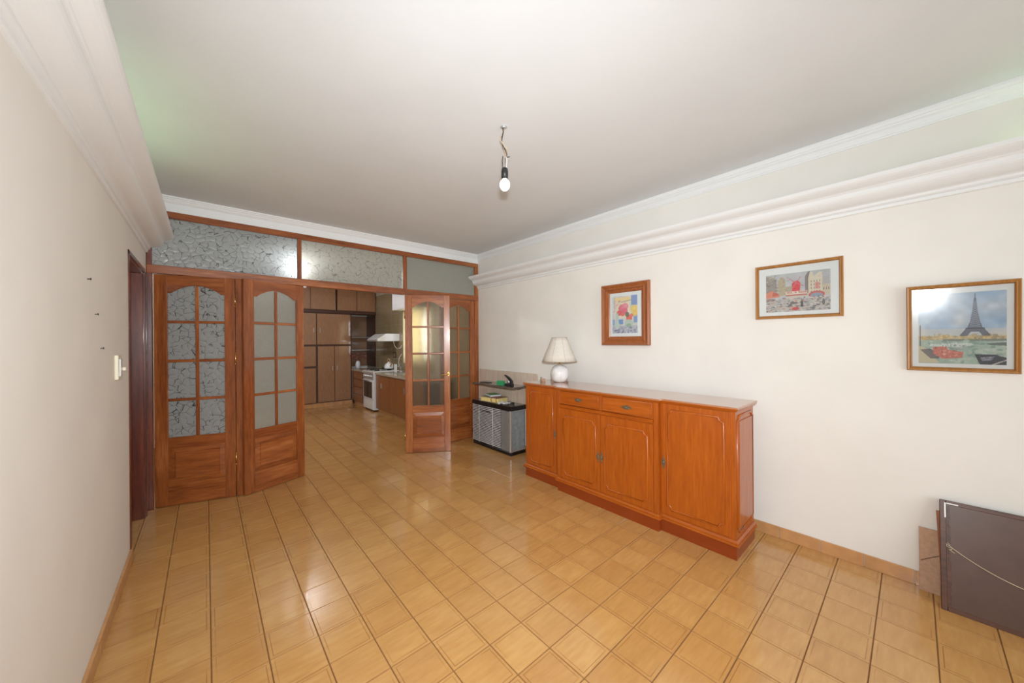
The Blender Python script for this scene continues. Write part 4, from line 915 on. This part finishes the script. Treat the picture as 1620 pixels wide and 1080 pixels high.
# kettle on the stove
kt = thing('kettle', 'white enamel kettle with tan handle on the stove', 'kettle', (3.0, 7.52, .872))
MB().lathe([(.085, 0), (.098, .02), (.095, .06), (.072, .10), (.045, .118), (.04, .12)], n=20).build('body', M['white'], kt); MB().lathe([(.04, .12), (.036, .13), (.012, .137), (.010, .15), (.002, .155)], n=14).build('lid', M['white'], kt)
MB().tube([(.0, -.085, .05), (.0, -.125, .09), (.0, -.145, .135)], [.02, .014, .010], 10).build('spout', M['brass'], kt)
MB().tube([(0, -.06, .10), (0, -.07, .16), (0, -.03, .205), (0, .03, .205), (0, .07, .16), (0, .06, .10)], .008, 8).build('handle', M['brownboard'], kt)
# vase with dried flowers
vz = thing('flower_vase', 'pale vase with dried reddish flowers at the far end of the worktop', 'vase', (2.69, 8.60, .8275))
MB().lathe([(.03, 0), (.05, .03), (.055, .09), (.045, .15), (.032, .17), (.036, .185)], n=18).build('vase', M['ceramic'], vz)
rr = random.Random(9)
for k in range(12):
    q = rr.uniform(0, 6.28); s = rr.uniform(.05, .15); h = rr.uniform(.24, .36); e = (s*math.cos(q)*1.1, s*math.sin(q), h)
    st = MB().tube([(0, 0, .15), (e[0]*.5, e[1]*.5, h*.75), e], .002, 5).build('stem', M['flower'], vz); mb = MB()
    for m_ in range(5): mb.ball((e[0]+rr.uniform(-.025, .025), e[1]+rr.uniform(-.025, .025), e[2]+rr.uniform(-.015, .02)), rr.uniform(.010, .020), 7, 5)
    mb.build('blossom', M['flower'], st)
# range hood, shutter box, curtain, cord, added lamp
hd_ = thing('range_hood', 'white sloping range hood on the tiled wall above the stove', 'range hood', (XK-.008, 7.68, 1.47))
MB().prism([(-.47, .0), (-.47, .042), (-.30, .155), (.0, .155), (.0, .0)], -.32, .32).build('hood_body', M['white'], hd_, .003); B(-.476, -.469, -.31, .31, .004, .038).build('front_strip', M['chrome'], hd_, .001); B(-.45, -.02, -.30, .30, -.006, 0).build('filter', M['chrome'], hd_)
bx = thing('shutter_box', 'white roller shutter box high on the kitchen wall above the curtain', 'shutter box', (XK, 6.42, 2.08)); B(-.36, 0, -.46, .46, 0, .37).build('box', M['white'], bx, .004); B(-.364, -.36, -.44, .44, .02, .35).build('cover', M['white'], bx, .001)
cu = thing('curtain', 'cream curtain hanging beside the range hood', 'curtain', (3.05, 6.44, 1.02)); mb = MB(); mb.cur = True
N_ = 60; zz = [0, .2, .5, .8, 1.055]; vs = []
for z in zz:
    for s in (0, .004):
        for k in range(N_+1): vs.append((.030*math.sin(k*.85)*(1-.25*z)+s, .46-.92*k/N_*(1-.05*math.sin(z*3)), z))
fs = []; w_ = N_+1
for j in range(len(zz)-1):
    for s in (0, 1):
        for k in range(N_): q = (2*j+s)*w_+k; fs.append((q, q+1, q+1+2*w_, q+2*w_))
mb.add(vs, fs); mb.cur = False; mb.build('cloth', M['curtain'], cu); MB().tube([(0, -.48, 1.052), (0, .48, 1.052)], .008, 8).build('rod', M['chrome'], cu)
cb = thing('hanging_cord', 'thin white cord looping down beside the curtain', 'cord', (3.02, 6.98, 1.0))
MB().tube([(-.08, .10, .62), (-.10, .09, .5), (-.09, .08, .38), (-.05, .05, .31), (.01, .0, .32), (.03, -.02, .38)], .004, 6).build('cord', M['white'], cb); MB().tube([(.03, -.02, .20), (-.02, .0, .12), (-.03, .01, .02), (0, 0, -.10)], .004, 6).build('cord', M['white'], cb)
so = thing('wall_socket', 'dark wall socket frame on the tiles under the range hood', 'socket', (XK-.008, 7.60, 1.16)); B(-.012, 0, -.075, .075, -.06, .06).build('plate', M['kit_dark'], so, .003); B(-.016, -.012, -.05, .05, -.04, .04).build('cover', M['ktile'], so, .002)
kl = thing('kitchen_added_lamp', 'round white ceiling lamp added to brighten the kitchen', 'lamp', (1.1, 6.4, ZC)); MB().lathe([(.10, -.05), (.14, -.035), (.15, -.01), (.15, 0)], n=28).build('diffuser', emit('added_lamp_diffuser', (255, 248, 232), 3), kl); MB().lathe([(.16, -.012), (.165, -.006), (.165, 0)], n=28).build('ring', M['chrome'], kl)  # unseen fixture, added to go with the kitchen fill light
